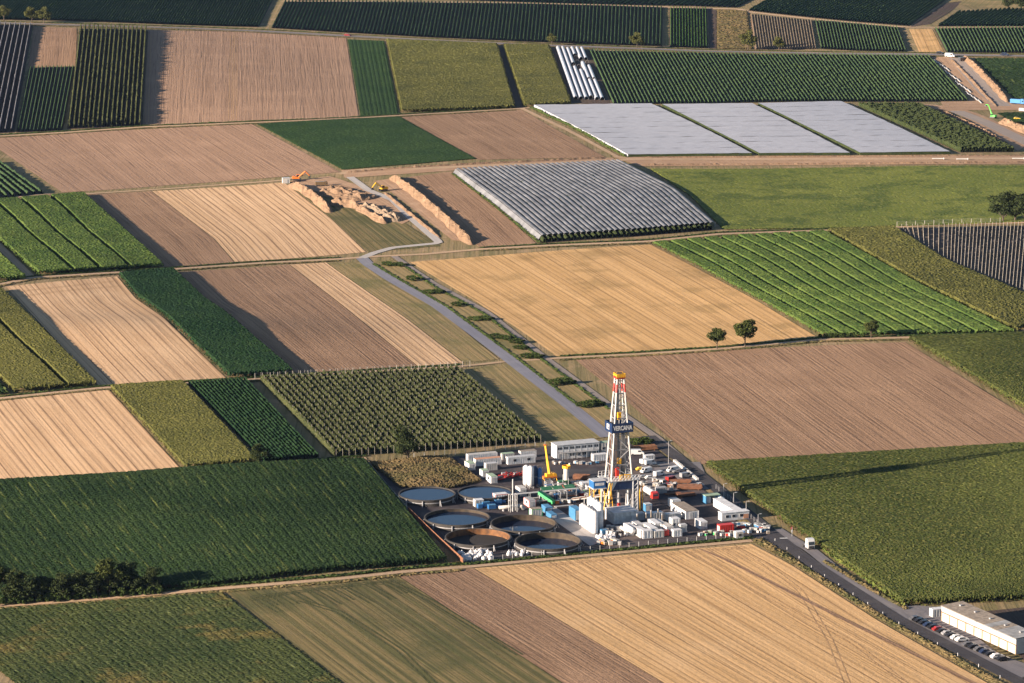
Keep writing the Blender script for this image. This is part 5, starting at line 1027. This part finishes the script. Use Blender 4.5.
T = thing('horizontal_tank', 'second smaller white lying tank left of the front unit rows', 'tank', G3(624, 532.5), YA - math.pi / 2)
MB().lathe((0, 0, 0), [(.01, -3.0), (.5, -2.9), (.7, -2.5), (.7, 2.5), (.5, 2.9), (.01, 3.0)], 16).part('shell', OFFW, T, True).rotation_euler = (0, math.pi / 2, 0); T.children[0].location = (0, 0, 1.2)
for x in (-1.6, 1.6): MB().box((x, 0, .3), (.3, 1.2, .6)).part('saddle', GREY, T)
T = thing('generator_set', 'red generator unit at the front of the unit rows', 'generator', G3(663.5, 535.8), YA)
MB().box((0, 0, 1.1), (3.6, 1.9, 1.8)).part('housing', RED, T); MB().box((0, 0, .12), (3.9, 2.1, .22)).part('base', DARK, T); MB().tube((1.2, 0, 2.0), (1.2, 0, 3.0), .12, n=8).part('exhaust', GREY, T)
for i, (px, py) in enumerate(((646, 526), (651, 523.5), (658, 522), (662, 527), (637, 527))):
    T = thing('exhaust_stack', ORD[i] + ' short tan exhaust stack among the front units', 'stack', G3(px, py), YA, 'exhaust stacks among the front units'); MB().tube((0, 0, 0), (0, 0, 4.6), .22, n=8).part('stack', TANR, T); MB().tube((0, 0, 4.5), (0, 0, 4.9), .3, n=8).part('cap', GREY, T)
sheet('concrete_ramp', [[(541, 511), (590, 546)], [(556, 507.5), (606, 541)]], CONC, 'brown grey concrete lane beside the white silos', 'pavement', .05)
sheet('yard_lane', [[(640, 462), (700, 462)], [(650, 492), (712, 489)]], ASPHL, 'lighter open parking area of the yard', 'pavement', .04)
sheet('yard_lane', [[(556, 470), (596, 468)], [(560, 480), (600, 478)]], ASPH, 'dark open lane in front of the office block', 'pavement', .04)
# process pipes and frames of the mud plant
rp = random.Random(11)
for i in range(24):
    px, py = 540 + 62 * rp.random(), 490 + 18 * rp.random(); L = rp.uniform(3.5, 8); z = rp.uniform(.5, 2.6); cn, cm = rp.choice((('beige', OFFW), ('grey', LGREY), ('blue', BLUE), ('dark', DARK), ('rusty', RUST), ('green', DGREEN)))
    T = thing('process_pipe', cn + ' process pipe on trestles in the mud plant left of the rig', 'pipe', G3(px, py), YA - rp.choice((0, math.pi / 2)) + rp.uniform(-.05, .05), 'process pipes of the mud plant')
    for y in (0, .35): MB().tube((-L / 2, y, z), (L / 2, y, z), .15, n=6).part('pipe', cm, T)
    for x in (-L * .4, L * .4): MB().box((x, .17, z / 2), (.12, .7, z)).part('trestle', GREY, T)
for i in range(9):
    px, py = 545 + 50 * rp.random(), 488 + 20 * rp.random(); T = thing('steel_frame', 'open grey steel frame with tank in the mud plant', 'frame', G3(px, py), YA, 'steel frames of the mud plant'); h = rp.uniform(2.4, 4.2)
    m = MB()
    for x in (-1.3, 1.3):
        for y in (-1.1, 1.1): m.box((x, y, h / 2), (.14, .14, h))
        m.box((x, 0, h), (.14, 2.3, .14))
    for y in (-1.1, 1.1): m.box((0, y, h), (2.7, .14, .14)); m.box((0, y, h + .9), (2.7, .06, .06))
    m.part('frame', LGREY, T); MB().box((0, 0, h * .3 + .1), (2.3, 1.9, h * .6)).part('tank', rp.choice((GREY, BLUE, OFFW, DARK, SKYB)), T)
# sacks
rs = random.Random(3)
def sack_mesh():
    mb = MB(); mb.lathe((0, 0, 0), [(.01, 0), (.52, .02), (.60, .35), (.56, .75), (.40, .98), (.01, 1.02)], 8); return mb.mesh('sack_body', SACK)
SM = sack_mesh(); SN = MB().tube((0, 0, .95), (.1, 0, 1.3), .12, .2, 6).mesh('sack_neck', SACK)
for i in range(62):
    u, v = rs.random(), rs.random()
    px = 457 + 32 * u + 5 * v; py = 553.5 + 8.5 * v - 2.5 * u
    T = thing('bulk_bag', 'white bulk bag in the heap at the front left of the basins', 'bag', G3(px, py), rs.uniform(0, 6), 'white bulk bags at the basins'); T.scale = (rs.uniform(.9, 1.3),) * 2 + (rs.uniform(.8, 1.2),)
    link('bag', SM, T); link('neck', SN, T)
for i in range(16):
    T = thing('bulk_bag', 'white bulk bag lying by the fence below the front basins', 'bag', G3(508 + 20 * rs.random(), 553 + 3 * rs.random()), rs.uniform(0, 6), 'white bulk bags by the fence'); T.scale = (rs.uniform(.8, 1.2),) * 3
    link('bag', SM, T); link('neck', SN, T)
for i in range(34):
    T = thing('bulk_bag', 'white bulk bag in the heap in front of the white silos', 'bag', G3(597 + 18 * rs.random(), 536.5 + 3.5 * rs.random()), rs.uniform(0, 6), 'white bulk bags at the silos'); T.scale = (rs.uniform(.8, 1.2),) * 3
    link('bag', SM, T); link('neck', SN, T)
# crates, drums and other small goods
CM = {}; CW = {'white_paint': 'white', 'offwhite_panel': 'cream', 'light_blue_paint': 'light blue', 'red_paint': 'red', 'grey_steel': 'grey', 'blue_paint': 'blue', 'tan_roof': 'tan', 'green_paint': 'green', 'orange_paint': 'orange', 'rusty_pipe': 'rusty'}
def crate(px, py, s, mat, label, group, yaw=None):
    label = CW[mat.name] + ' ' + label.replace('coloured ', '').replace('grey crate', 'crate')
    T = thing('crate', label, 'crate', G3(px, py), YA if yaw is None else yaw, group); T.scale = (s, s, s)
    if mat.name not in CM:
        b = MB().box((0, 0, .62), (1.15, .95, .9)); t = MB().box((0, 0, 1.12), (1.25, 1.05, .1)); f = MB()
        for y in (-.4, 0, .4): f.box((0, y, .08), (1.2, .14, .14))
        CM[mat.name] = (b.mesh('crate_box', mat), t.mesh('crate_lid', OFFW), f.mesh('crate_pallet', BROWN))
    for n_, m_ in zip(('box', 'lid', 'pallet'), CM[mat.name]): link(n_, m_, T)
CC = [WHITE, OFFW, SKYB, RED, GREY, BLUE, TANR, GREENP, ORANGE, RUST]
for i in range(26): m = CC[rs.randrange(10)]; crate(598 + 22 * rs.random(), 541.5 + 4 * rs.random(), rs.uniform(.8, 1.3), m, 'coloured crate in the heap by the fence below the white silos', 'crates below the silos', rs.uniform(0, 1.5))
for i in range(44): u = rs.random(); m = CC[rs.randrange(7)]; crate(731 + 38 * u, 524 + 9 * rs.random() + 2 * u, rs.uniform(.7, 1.2), m, 'crate among the goods stored between gate building and guard hut', 'goods at the gate', rs.uniform(0, 1.5))
for i in range(22): m = CC[rs.randrange(10)]; crate(700 + 32 * rs.random(), 533 + 3.2 * rs.random(), rs.uniform(.7, 1.1), m, 'small crate in the row along the fence near the red container', 'crates along the fence', rs.uniform(0, 1.5))
for i in range(40): m = CC[rs.randrange(10)]; crate(548 + 40 * rs.random(), 492 + 12 * rs.random(), rs.uniform(.8, 1.4), m, 'crate among the mud plant between silos and rig', 'goods in the mud plant', rs.uniform(0, 1.5))
for i in range(30): m = CC[rs.choice((0, 1, 4, 4, 6, 9, 9))]; crate(640 + 38 * rs.random(), 481 + 11 * rs.random(), rs.uniform(.8, 1.4), m, 'crate on the open yard right of the rig', 'goods right of the rig', rs.uniform(0, 1.5))
for i in range(26): m = CC[rs.choice((0, 4, 4, 6, 6))]; crate(606 + 22 * rs.random(), 527 + 10 * rs.random(), rs.uniform(.7, 1.3), m, 'grey crate in front of the machine hall', 'goods in front of the hall', rs.uniform(0, 1.5))
for i in range(18): m = CC[rs.choice((0, 1, 4, 2, 6))]; crate(553 + 46 * rs.random(), 463.5 + 1.5 * rs.random(), rs.uniform(.6, 1.0), m, 'small crate in front of the office block', 'goods at the office block', rs.uniform(0, 1.5))
for i in range(20): m = CC[rs.randrange(10)]; crate(570 + 26 * rs.random(), 484 + 8 * rs.random(), rs.uniform(.8, 1.3), m, 'crate left of the rig behind the stair tower', 'goods left of the rig', rs.uniform(0, 1.5))

# ------------------------------------------------------------------ vehicles
CARM = {}
def paintc(c): return paint('car_' + '_'.join('%02d' % int(k * 100) for k in c), c, .25, .03)
def vehicle(px, py, yaw, col, label, kind='car', group=None, s=1.0):
    key = (kind, col)
    if key not in CARM:
        m = paintc(col); P = []
        if kind == 'car':
            P.append(('body', MB().prism([(-2.15, .35), (2.15, .35), (2.2, .75), (1.3, .95), (-1.95, 1.0), (-2.2, .8)], -.88, .88).mesh('car_body', m)))
            P.append(('roof', MB().prism([(-1.75, 1.0), (1.2, .96), (.45, 1.46), (-1.2, 1.48)], -.74, .74).mesh('car_roof', m)))
            P.append(('side_windows', MB().prism([(-1.5, 1.03), (.95, 1.0), (.4, 1.38), (-1.15, 1.40)], -.755, .755).mesh('car_glass', GLASS)))
            g = MB().add([(1.215, -.66, .99), (1.215, .66, .99), (.50, .62, 1.44), (.50, -.62, 1.44)], [(0, 1, 2, 3)]); P.append(('windscreen', g.mesh('car_screen', GLASS)))
            wx, wr, ww = (1.35, -1.35), .33, .9
        elif kind == 'van':
            P.append(('body', MB().prism([(-2.6, .4), (2.6, .4), (2.65, 1.0), (2.0, 1.25), (1.4, 2.15), (-2.6, 2.2)], -.98, .98).mesh('van_body', m)))
            P.append(('side_windows', MB().prism([(.3, 1.3), (1.75, 1.3), (1.3, 1.95), (.3, 1.95)], -.995, .995).mesh('van_glass', GLASS)))
            P.append(('windscreen', MB().add([(2.01, -.8, 1.27), (2.01, .8, 1.27), (1.44, .76, 2.1), (1.44, -.76, 2.1)], [(0, 1, 2, 3)]).mesh('van_screen', GLASS)))
            wx, wr, ww = (1.7, -1.7), .36, 1.0
        elif kind == 'truck':
            P.append(('cab', MB().prism([(1.3, .6), (3.6, .6), (3.65, 1.6), (3.45, 2.9), (3.0, 3.7), (1.3, 3.75)], -1.22, 1.22).mesh('truck_cab', m)))
            P.append(('windscreen', MB().add([(3.66, -1.05, 1.75), (3.66, 1.05, 1.75), (3.47, 1.05, 2.85), (3.47, -1.05, 2.85)], [(0, 1, 2, 3)]).mesh('truck_screen', GLASS)))
            P.append(('side_windows', MB().box((2.7, 0, 2.2), (1.0, 2.47, .8)).mesh('truck_glass', GLASS))); P.append(('grille', MB().box((3.66, 0, 1.05), (.08, 1.9, .7)).mesh('truck_grille', DARK)))
            P.append(('cargo_body', MB().box((-2.4, 0, 2.1), (7.0, 2.4, 2.6)).mesh('truck_box', m))); P.append(('chassis', MB().box((-1.2, 0, .65), (8.8, 1.2, .3)).mesh('truck_frame', DARK)))
            wx, wr, ww = (2.5, -3.2, -4.5), .5, 1.22
        elif kind == 'tractor_unit':
            P.append(('cab', MB().prism([(.2, .6), (2.4, .6), (2.5, 1.6), (2.3, 3.0), (1.8, 3.8), (.2, 3.85)], -1.25, 1.25).mesh('unit_cab', m)))
            P.append(('windscreen', MB().add([(2.52, -1.1, 1.8), (2.52, 1.1, 1.8), (2.32, 1.1, 2.9), (2.32, -1.1, 2.9)], [(0, 1, 2, 3)]).mesh('unit_screen', GLASS))); P.append(('grille', MB().box((2.5, 0, 1.05), (.1, 1.9, .8)).mesh('unit_grille', DARK)))
            P.append(('side_windows', MB().box((1.5, 0, 2.3), (.9, 2.54, .8)).mesh('unit_glass', GLASS))); P.append(('chassis', MB().box((-1.0, 0, .75), (5.4, 1.0, .35)).mesh('unit_frame', DARK))); P.append(('fifth_wheel', MB().box((-1.9, 0, 1.0), (1.4, 1.2, .15)).mesh('unit_plate', GREY)))
            wx, wr, ww = (1.4, -2.2), .52, 1.25
        else:   # tanker
            P.append(('cab', MB().prism([(2.7, .6), (4.9, .6), (4.95, 1.6), (4.75, 2.7), (2.7, 2.9)], -1.22, 1.22).mesh('tanker_cab', RED)))
            t = MB(); t.tube((-4.6, 0, 2.0), (2.4, 0, 2.0), 1.15, n=16); P.append(('tank', t.mesh('tanker_tank', m))); P.append(('chassis', MB().box((0, 0, .75), (9.2, 1.1, .3)).mesh('tanker_frame', DARK)))
            P.append(('windscreen', MB().add([(4.97, -1, 1.6), (4.97, 1, 1.6), (4.78, 1, 2.5), (4.78, -1, 2.5)], [(0, 1, 2, 3)]).mesh('tanker_screen', GLASS))); P.append(('red_end', MB().tube((-4.9, 0, 2.0), (-4.55, 0, 2.0), 1.1, n=16).mesh('tanker_end', RED)))
            wx, wr, ww = (3.8, -2.6, -3.8), .5, 1.22
        L = []
        for x in wx:
            for sd in (-1, 1): L.append((('wheel'), MB().tube((x, sd * (ww - .22), wr), (x, sd * ww, wr), wr, n=12).mesh('wheel', TYRE)))
        CARM[key] = P + L
    T = thing(kind, label, kind.replace('_', ' ') if kind != 'tractor_unit' else 'truck', G3(px, py, .07), yaw, group); T.scale = (s, s, s)
    for n_, m_ in CARM[key]: link(n_, m_, T)
    return T
WH, BK, GR_, DB, RD, SV, YW, GN = (.6, .6, .59), (.012, .012, .014), (.07, .07, .075), (.014, .022, .05), (.22, .02, .018), (.22, .22, .23), (.75, .5, .05), (.05, .4, .1)
YR = yaw_px((818, 569), (1017, 679)); YC = YR + math.pi / 2
c1 = [GR_, BK, BK, DB, BK, RD, BK, SV, BK, WH, WH]; a, b = (916, 620.4), (962, 641.4)
nm = {BK: 'black', DB: 'dark blue', GR_: 'grey', RD: 'red', SV: 'silver', WH: 'white'}
for i, c in enumerate(c1):
    t = i / (len(c1) - 1); vehicle(a[0] + (b[0] - a[0]) * t, a[1] + (b[1] - a[1]) * t, YC + random.uniform(-.06, .06), c, '%s car, %s from the left in the longer parked row by the shed' % (nm[c], ORD[i]), 'car', 'cars parked in the longer row by the shed')
c2 = [GR_, BK, GR_, DB, BK, WH, BK]; a, b = (969, 646.4), (1003, 660.6)
for i, c in enumerate(c2):
    t = i / (len(c2) - 1); vehicle(a[0] + (b[0] - a[0]) * t, a[1] + (b[1] - a[1]) * t, YC + random.uniform(-.06, .06), c, '%s car, %s from the left in the shorter parked row by the shed' % (nm[c], ORD[i]), 'car', 'cars parked in the shorter row by the shed')
vehicle(808.5, 548.5, YR - .05, WH, 'white truck cab standing on the lay by beside the maize', 'tractor_unit')
vehicle(637, 455, YA - .3, WH, 'small white truck behind the mast at the brown pipe stack', 'van')
V_ = [(645.5, 463.5, WH, 'van', 'white van, first in the row right of the mast'), (650, 464.6, WH, 'van', 'white van, second in the row right of the mast'), (641, 470.5, YW, 'car', 'yellow car right of the mast'), (646, 472.6, WH, 'van', 'white and shaded van below the yellow car'),
      (644, 478.6, SV, 'car', 'silver car right of the drill floor'), (650, 479, WH, 'car', 'white car right of the drill floor'), (659, 476, WH, 'van', 'white van alone in the middle of the open yard'), (672.5, 471.6, WH, 'van', 'white van, left of three parked at the concrete blocks'),
      (677.5, 472.6, SV, 'car', 'silver car, middle of three parked at the concrete blocks'), (683.5, 472.4, DB, 'car', 'dark blue car, right of three parked at the concrete blocks'), (685.5, 477.4, SV, 'van', 'silver van below the three parked cars'), (671, 481, RD, 'van', 'red van on the open yard'),
      (670, 486.4, RD, 'car', 'dark red car beside the rusty pipe stack'), (665, 487, BK, 'car', 'black car left of the dark red car'), (698.5, 486.5, WH, 'car', 'white car at the end of the concrete blocks'), (663, 484, GR_, 'car', 'grey car left of the red van'), (655, 467, GR_, 'car', 'grey car on the open yard behind the vans')]
for px, py, c, k, lab in V_: vehicle(px, py, YA + random.choice((0, math.pi)) + random.uniform(-.15, .15) + (.3 if k == 'van' else 0), c, lab, k, None, .88)
vehicle(650.5, 497.4, YA - math.pi / 2, WH, 'white tank truck with red ends right of the rig', 'tanker')
YV = yaw_px((905, 54), (1010, 55.6))
vehicle(939.5, 54, YV, BK, 'dark car on the country road left of the white van', 'car', None, 1.3); vehicle(950, 57.2, YV, WH, 'white van at the road works beside the country road', 'van', None, 1.4); vehicle(1004.5, 55.6, YV, DB, 'dark blue car on the country road at the right edge', 'car', None, 1.4)
vehicle(347.5, 36, yaw_px((300, 33.5), (350, 36)), RD, 'small red car on the country road at upper left', 'car', None, 1.2); vehicle(962.6, 61, YV + 1, GR_, 'grey truck at the top of the new road bed', 'van', None, 1.3)
vehicle(1019, 104.4, YV, (.08, .25, .55), 'blue truck with box at the right edge by the road works', 'truck'); vehicle(1023, 111.5, YV, WH, 'white van at the right edge below the blue truck', 'van')
def excavator(px, py, yaw, mat, label, up=0.0, s=1.0):
    T = thing('excavator', label, 'excavator', G3(px, py, .08), yaw); T.scale = (s, s, s)
    for y in (-1.1, 1.1): MB().prism([(-1.9, .1), (1.9, .1), (2.2, .5), (1.9, .9), (-1.9, .9), (-2.2, .5)], y - .3, y + .3).part('track', DARK, T)
    MB().prism([(-2.4, 1.0), (1.2, 1.0), (1.2, 1.6), (-1.2, 2.2), (-2.4, 2.1)], -1.3, 1.3).part('house', mat, T); cb = MB().box((.5, .75, 2.1), (1.5, 1.1, 1.7)).part('cab', mat, T); MB().box((.55, .75, 2.3), (1.55, 1.13, .9)).part('cab_glass', GLASS, cb)
    e = (4.2, 0, 4.6 + up); MB().tube((.8, -.2, 1.6), e, .38, .3, 4).part('boom', mat, T); k = (6.4, 0, 2.2 + up * 1.6); MB().tube(e, k, .28, .22, 4).part('arm', mat, T)
    MB().prism([(k[0] - .5, k[2]), (k[0] + .5, k[2]), (k[0] + .3, k[2] - 1.2), (k[0] - .7, k[2] - 1.0)], -.6, .6).part('bucket', DARK, T); MB().tube((1.4, -.2, 1.6), (3.0, 0, 3.4 + up * .6), .12, n=5).part('ram', LGREY, T)
excavator(297, 180.5, .1, ORANGE, 'orange excavator left of the earth heaps', 0, 1.15)
excavator(383, 191, -2.6, YEL, 'yellow excavator at the top of the scraped lane', 0, 1.1)
excavator(993, 118, 2.4, LIME, 'bright green excavator with raised boom at the road works', 4.0, .95)
T = vehicle(323, 186, .2, (.16, .11, .06), 'tan dump truck beside the biggest earth heap', 'truck', None, .75)
vehicle(1017, 119.5, 0, YW, 'small yellow roller at the right edge below the road works', 'car')
P0 = G3(286, 183); T = thing('site_cabin', 'pale grey box cabin left of the orange excavator', 'cabin', P0, .2); MB().box((0, 0, 1.5), (4.2, 3.4, 3.0)).part('body', OFFW, T); MB().box((0, 0, 3.07), (4.4, 3.6, .12)).part('roof', LGREY, T); MB().box((.8, -1.73, 1.2), (.9, .06, 2.0)).part('door', GREY, T)
for i, (px, py) in enumerate(((938, 159.6), (962, 160), (1018, 159.4))):
    T = thing('pipe_segment', ORD[i] + ' white pipe segment lying on the reddish dug strip at right', 'pipe', G3(px, py, .1), 0, 'pipe segments on the dug strip'); m = MB(); m.tube((-3.5, 0, .5), (3.5, 0, .5), .4, n=10, caps=False); m.part('shell', OFFW, T); MB().lathe((0, 0, 0), [(.5, 0), (.62, 0), (.62, .4), (.5, .4)], 10).part('socket', WHITE, T).rotation_euler = (0, math.pi / 2, 0); T.children[-1].location = (3.2, 0, .5)

# ------------------------------------------------------------------ the long shed
A0, B0 = G3(941.5, 620.6), G3(1016, 655.6); ys_ = math.atan2(B0.y - A0.y, B0.x - A0.x); LS = (B0 - A0).length; T = thing('long_shed', 'long white garage shed with brown roof at the lower right', 'shed', A0, ys_)
HS, DS = 4.9, 7.5
MB().box((LS / 2, DS / 2, HS / 2), (LS, DS, HS)).part('wall', SHEDW, T)
ND = 9; 
for i in range(ND):
    x = (i + .5) * LS / ND; d = MB().box((x, -.05, 1.35), (LS / ND - .75, .12, 2.7)).part('garage_door', SHEDW, T)
    for z in (.7, 1.35, 2.0): MB().box((x, -.115, z), (LS / ND - .8, .03, .05)).part('door_seam', LGREY, d)
for i in range(ND + 1): MB().box((min(max(i * LS / ND, .2), LS - .2), -.06, 1.4), (.38, .14, 2.8)).part('pillar', TERRA, T)
MB().box((LS / 2, -.09, 2.95), (LS, .2, .22)).part('lintel', BROWN, T); MB().box((LS / 2, -.06, 3.95), (LS, .14, 1.6)).part('fascia', SHEDW, T); MB().box((LS / 2, -.22, 4.86), (LS + .3, .3, .16)).part('gutter', GREY, T)
NR = 12
for i in range(NR):
    x = (i + .5) * LS / NR; z0, z1 = HS + .12, HS + .55
    MB().add([(x - LS / NR / 2 + .03, -.3, z0), (x + LS / NR / 2 - .03, -.3, z0), (x + LS / NR / 2 - .03, DS + .3, z1), (x - LS / NR / 2 + .03, DS + .3, z1), (x - LS / NR / 2 + .03, -.3, z0 + .1), (x + LS / NR / 2 - .03, -.3, z0 + .1), (x + LS / NR / 2 - .03, DS + .3, z1 + .1), (x - LS / NR / 2 + .03, DS + .3, z1 + .1)],
             [(3, 2, 1, 0), (4, 5, 6, 7), (0, 1, 5, 4), (1, 2, 6, 5), (2, 3, 7, 6), (3, 0, 4, 7)]).part('roof_panel', (TANR, TANR, TANR, TANR, TANR, TANR, TANR, SILV, TANR, SILV, SILV, SILV)[i], T)
for k in range(5): MB().box((LS * (k + .5) / 5, DS * .6, HS + .62), (.8, .8, .5)).part('roof_vent', GREY, T)
container(930, 607, 943, 617.5, 2.4, 2.6, 'A', LGREY, WHITE, 'grey white container at the left end of the long shed', L=4.0)

# ------------------------------------------------------------------ fences, posts and blocks
def fence(pl, h, sp, label, pmat, panel=None, name='fence', pr=.08, wire=True):
    P, L = poly_world(pl, 200); d = np.r_[0, np.cumsum(np.hypot(*np.diff(P, axis=0).T))]; n = max(2, int(L / sp)); s = np.linspace(0, d[-1], n + 1)
    x = np.interp(s, d, P[:, 0]); y = np.interp(s, d, P[:, 1]); z = Hf(x, y); b = Vector((float(x[0]), float(y[0]), float(z[0]))); T = thing(name, label, 'fence', b)
    q = [Vector((float(i), float(j), float(k))) - b for i, j, k in zip(x, y, z)]
    for i, p_ in enumerate(q): MB().tube(p_ - Vector((0, 0, .1)), p_ + Vector((0, 0, h)), pr, n=5).part('post', pmat, T)
    for u, v in zip(q[:-1], q[1:]):
        if panel:
            c = (u + v) / 2; MB().box((c.x, c.y, c.z + h / 2), ((v - u).length * .97, .09, h * .92), math.atan2(v.y - u.y, v.x - u.x)).part('panel', panel, T)
    if wire and not panel:
        m = MB()
        for u, v in zip(q[:-1], q[1:]):
            for zz in (h * .35, h * .68, h * .97): m.tube(u + Vector((0, 0, zz)), v + Vector((0, 0, zz)), .022, n=3)
        m.part('wires', GREY, T)
    return T
fence([(408.5, 512.5), (435, 538), (463, 563.5)], 2.0, 2.5, 'rusty brown sheet fence along the left side of the basins', BROWN, paint('rusty_sheet', (.21, .088, .042), .85, .2))
fence([(367, 465), (386, 488), (407, 511)], 2.0, 3.0, 'green mesh fence at the left of the weedy mound', GREY, paint('green_mesh', (.17, .24, .19), .8, .15))
fence([(464, 563.3), (560, 554), (650, 545.6), (735, 538)], 1.8, 3.5, 'wire fence with pale posts along the front of the site', LGREY)
fence([(414, 457.5), (470, 453), (545, 445.6)], 1.8, 4.0, 'wire fence with pale posts between orchard and site', LGREY)
fence([(255, 379.2), (360, 373.2), (470, 366.4)], 2.6, 3.4, 'row of pale end posts along the top of the posted orchard', POSTW, None, 'post_row', .12)
fence([(897, 226.4), (960, 223.6), (1000, 222.6)], 2.6, 5.0, 'row of pale posts along the path below the meadow', POSTW, None, 'post_row', .14)
fence([(716, 489), (735, 505), (760, 527)], 1.8, 3.5, 'wire fence along the site road at the gate', GREY)
fence([(775, 541), (818, 572.5), (896, 623), (1000, 678)], .9, 12, 'low marker posts along the field side of the access road', WHITE, None, 'marker_posts', .1, False)
for i in range(15):
    t = i / 14; px = 675 + 22 * t; py = 462 + 18 * t
    T = thing('concrete_block', 'white concrete block in the row along the site road', 'block', G3(px, py), yaw_px((675, 462), (697, 480)), 'concrete blocks along the site road')
    MB().prism([(-.75, 0), (.75, 0), (.75, .45), (.35, .95), (-.35, .95), (-.75, .45)], -.5, .5).part('block', BLOCKW, T); MB().tube((0, 0, .9), (0, 0, 1.1), .1, n=5).part('lifting_eye', GREY, T)
def lamp(px, py, h, label):
    T = thing('lamp_post', label, 'lamp post', G3(px, py), YA); MB().tube((0, 0, -.1), (0, 0, h), .13, .09, 6).part('pole', GREY, T); MB().tube((0, 0, h), (.9, 0, h + .15), .06, n=5).part('arm', GREY, T); MB().box((1.0, 0, h + .1), (.7, .3, .16)).part('lamp_head', LGREY, T)
lamp(723.5, 500, 6, 'first lamp post along the site road by the portal shelter'); lamp(733.5, 509, 6, 'second lamp post along the site road'); lamp(746, 518, 6, 'third lamp post along the site road at the gate building'); lamp(668.5, 464, 9, 'tall lamp post at the open parking area'); lamp(758, 528, 5, 'lamp post at the site entrance')
T = thing('road_sign', 'round road sign on a post beside the lay by', 'sign', G3(792, 536.4), YR - math.pi / 2); MB().tube((0, 0, -.1), (0, 0, 3.4), .06, n=6).part('post', LGREY, T); MB().tube((0, -.05, 3.0), (0, -.12, 3.0), .5, n=16).part('plate', RED, T); MB().tube((0, -.12, 3.0), (0, -.14, 3.0), .34, n=16).part('plate_centre', WHITE, T); MB().box((0, -.1, 1.9), (.7, .05, .8)).part('lower_plate', WHITE, T)
sheet('stop_line', [[(779.5, 538.2), (787, 538)], [(780, 538.8), (788, 538.6)]], paint('road_marking', (.7, .7, .68), .7, .1), 'white stop line painted at the site entrance', 'road marking', .10)

# ------------------------------------------------------------------ the air: thin haze over the whole land
hz = bpy.data.materials.new('haze_air'); hz.use_nodes = True; n, l = nt(hz); n.remove(n['Principled BSDF'])
pv = n.new('ShaderNodeVolumePrincipled'); pv.inputs['Density'].default_value = 0.000008; pv.inputs['Color'].default_value = (.42, .60, 1.0, 1); pv.inputs['Anisotropy'].default_value = 0.2
l.new(pv.outputs[0], n['Material Output'].inputs['Volume'])
tag(link('haze', MB().box((0, 10500, 155), (19000, 28000, 334)).mesh('haze', hz)), 'thin bluish haze over the fields', 'haze', None, 'stuff')
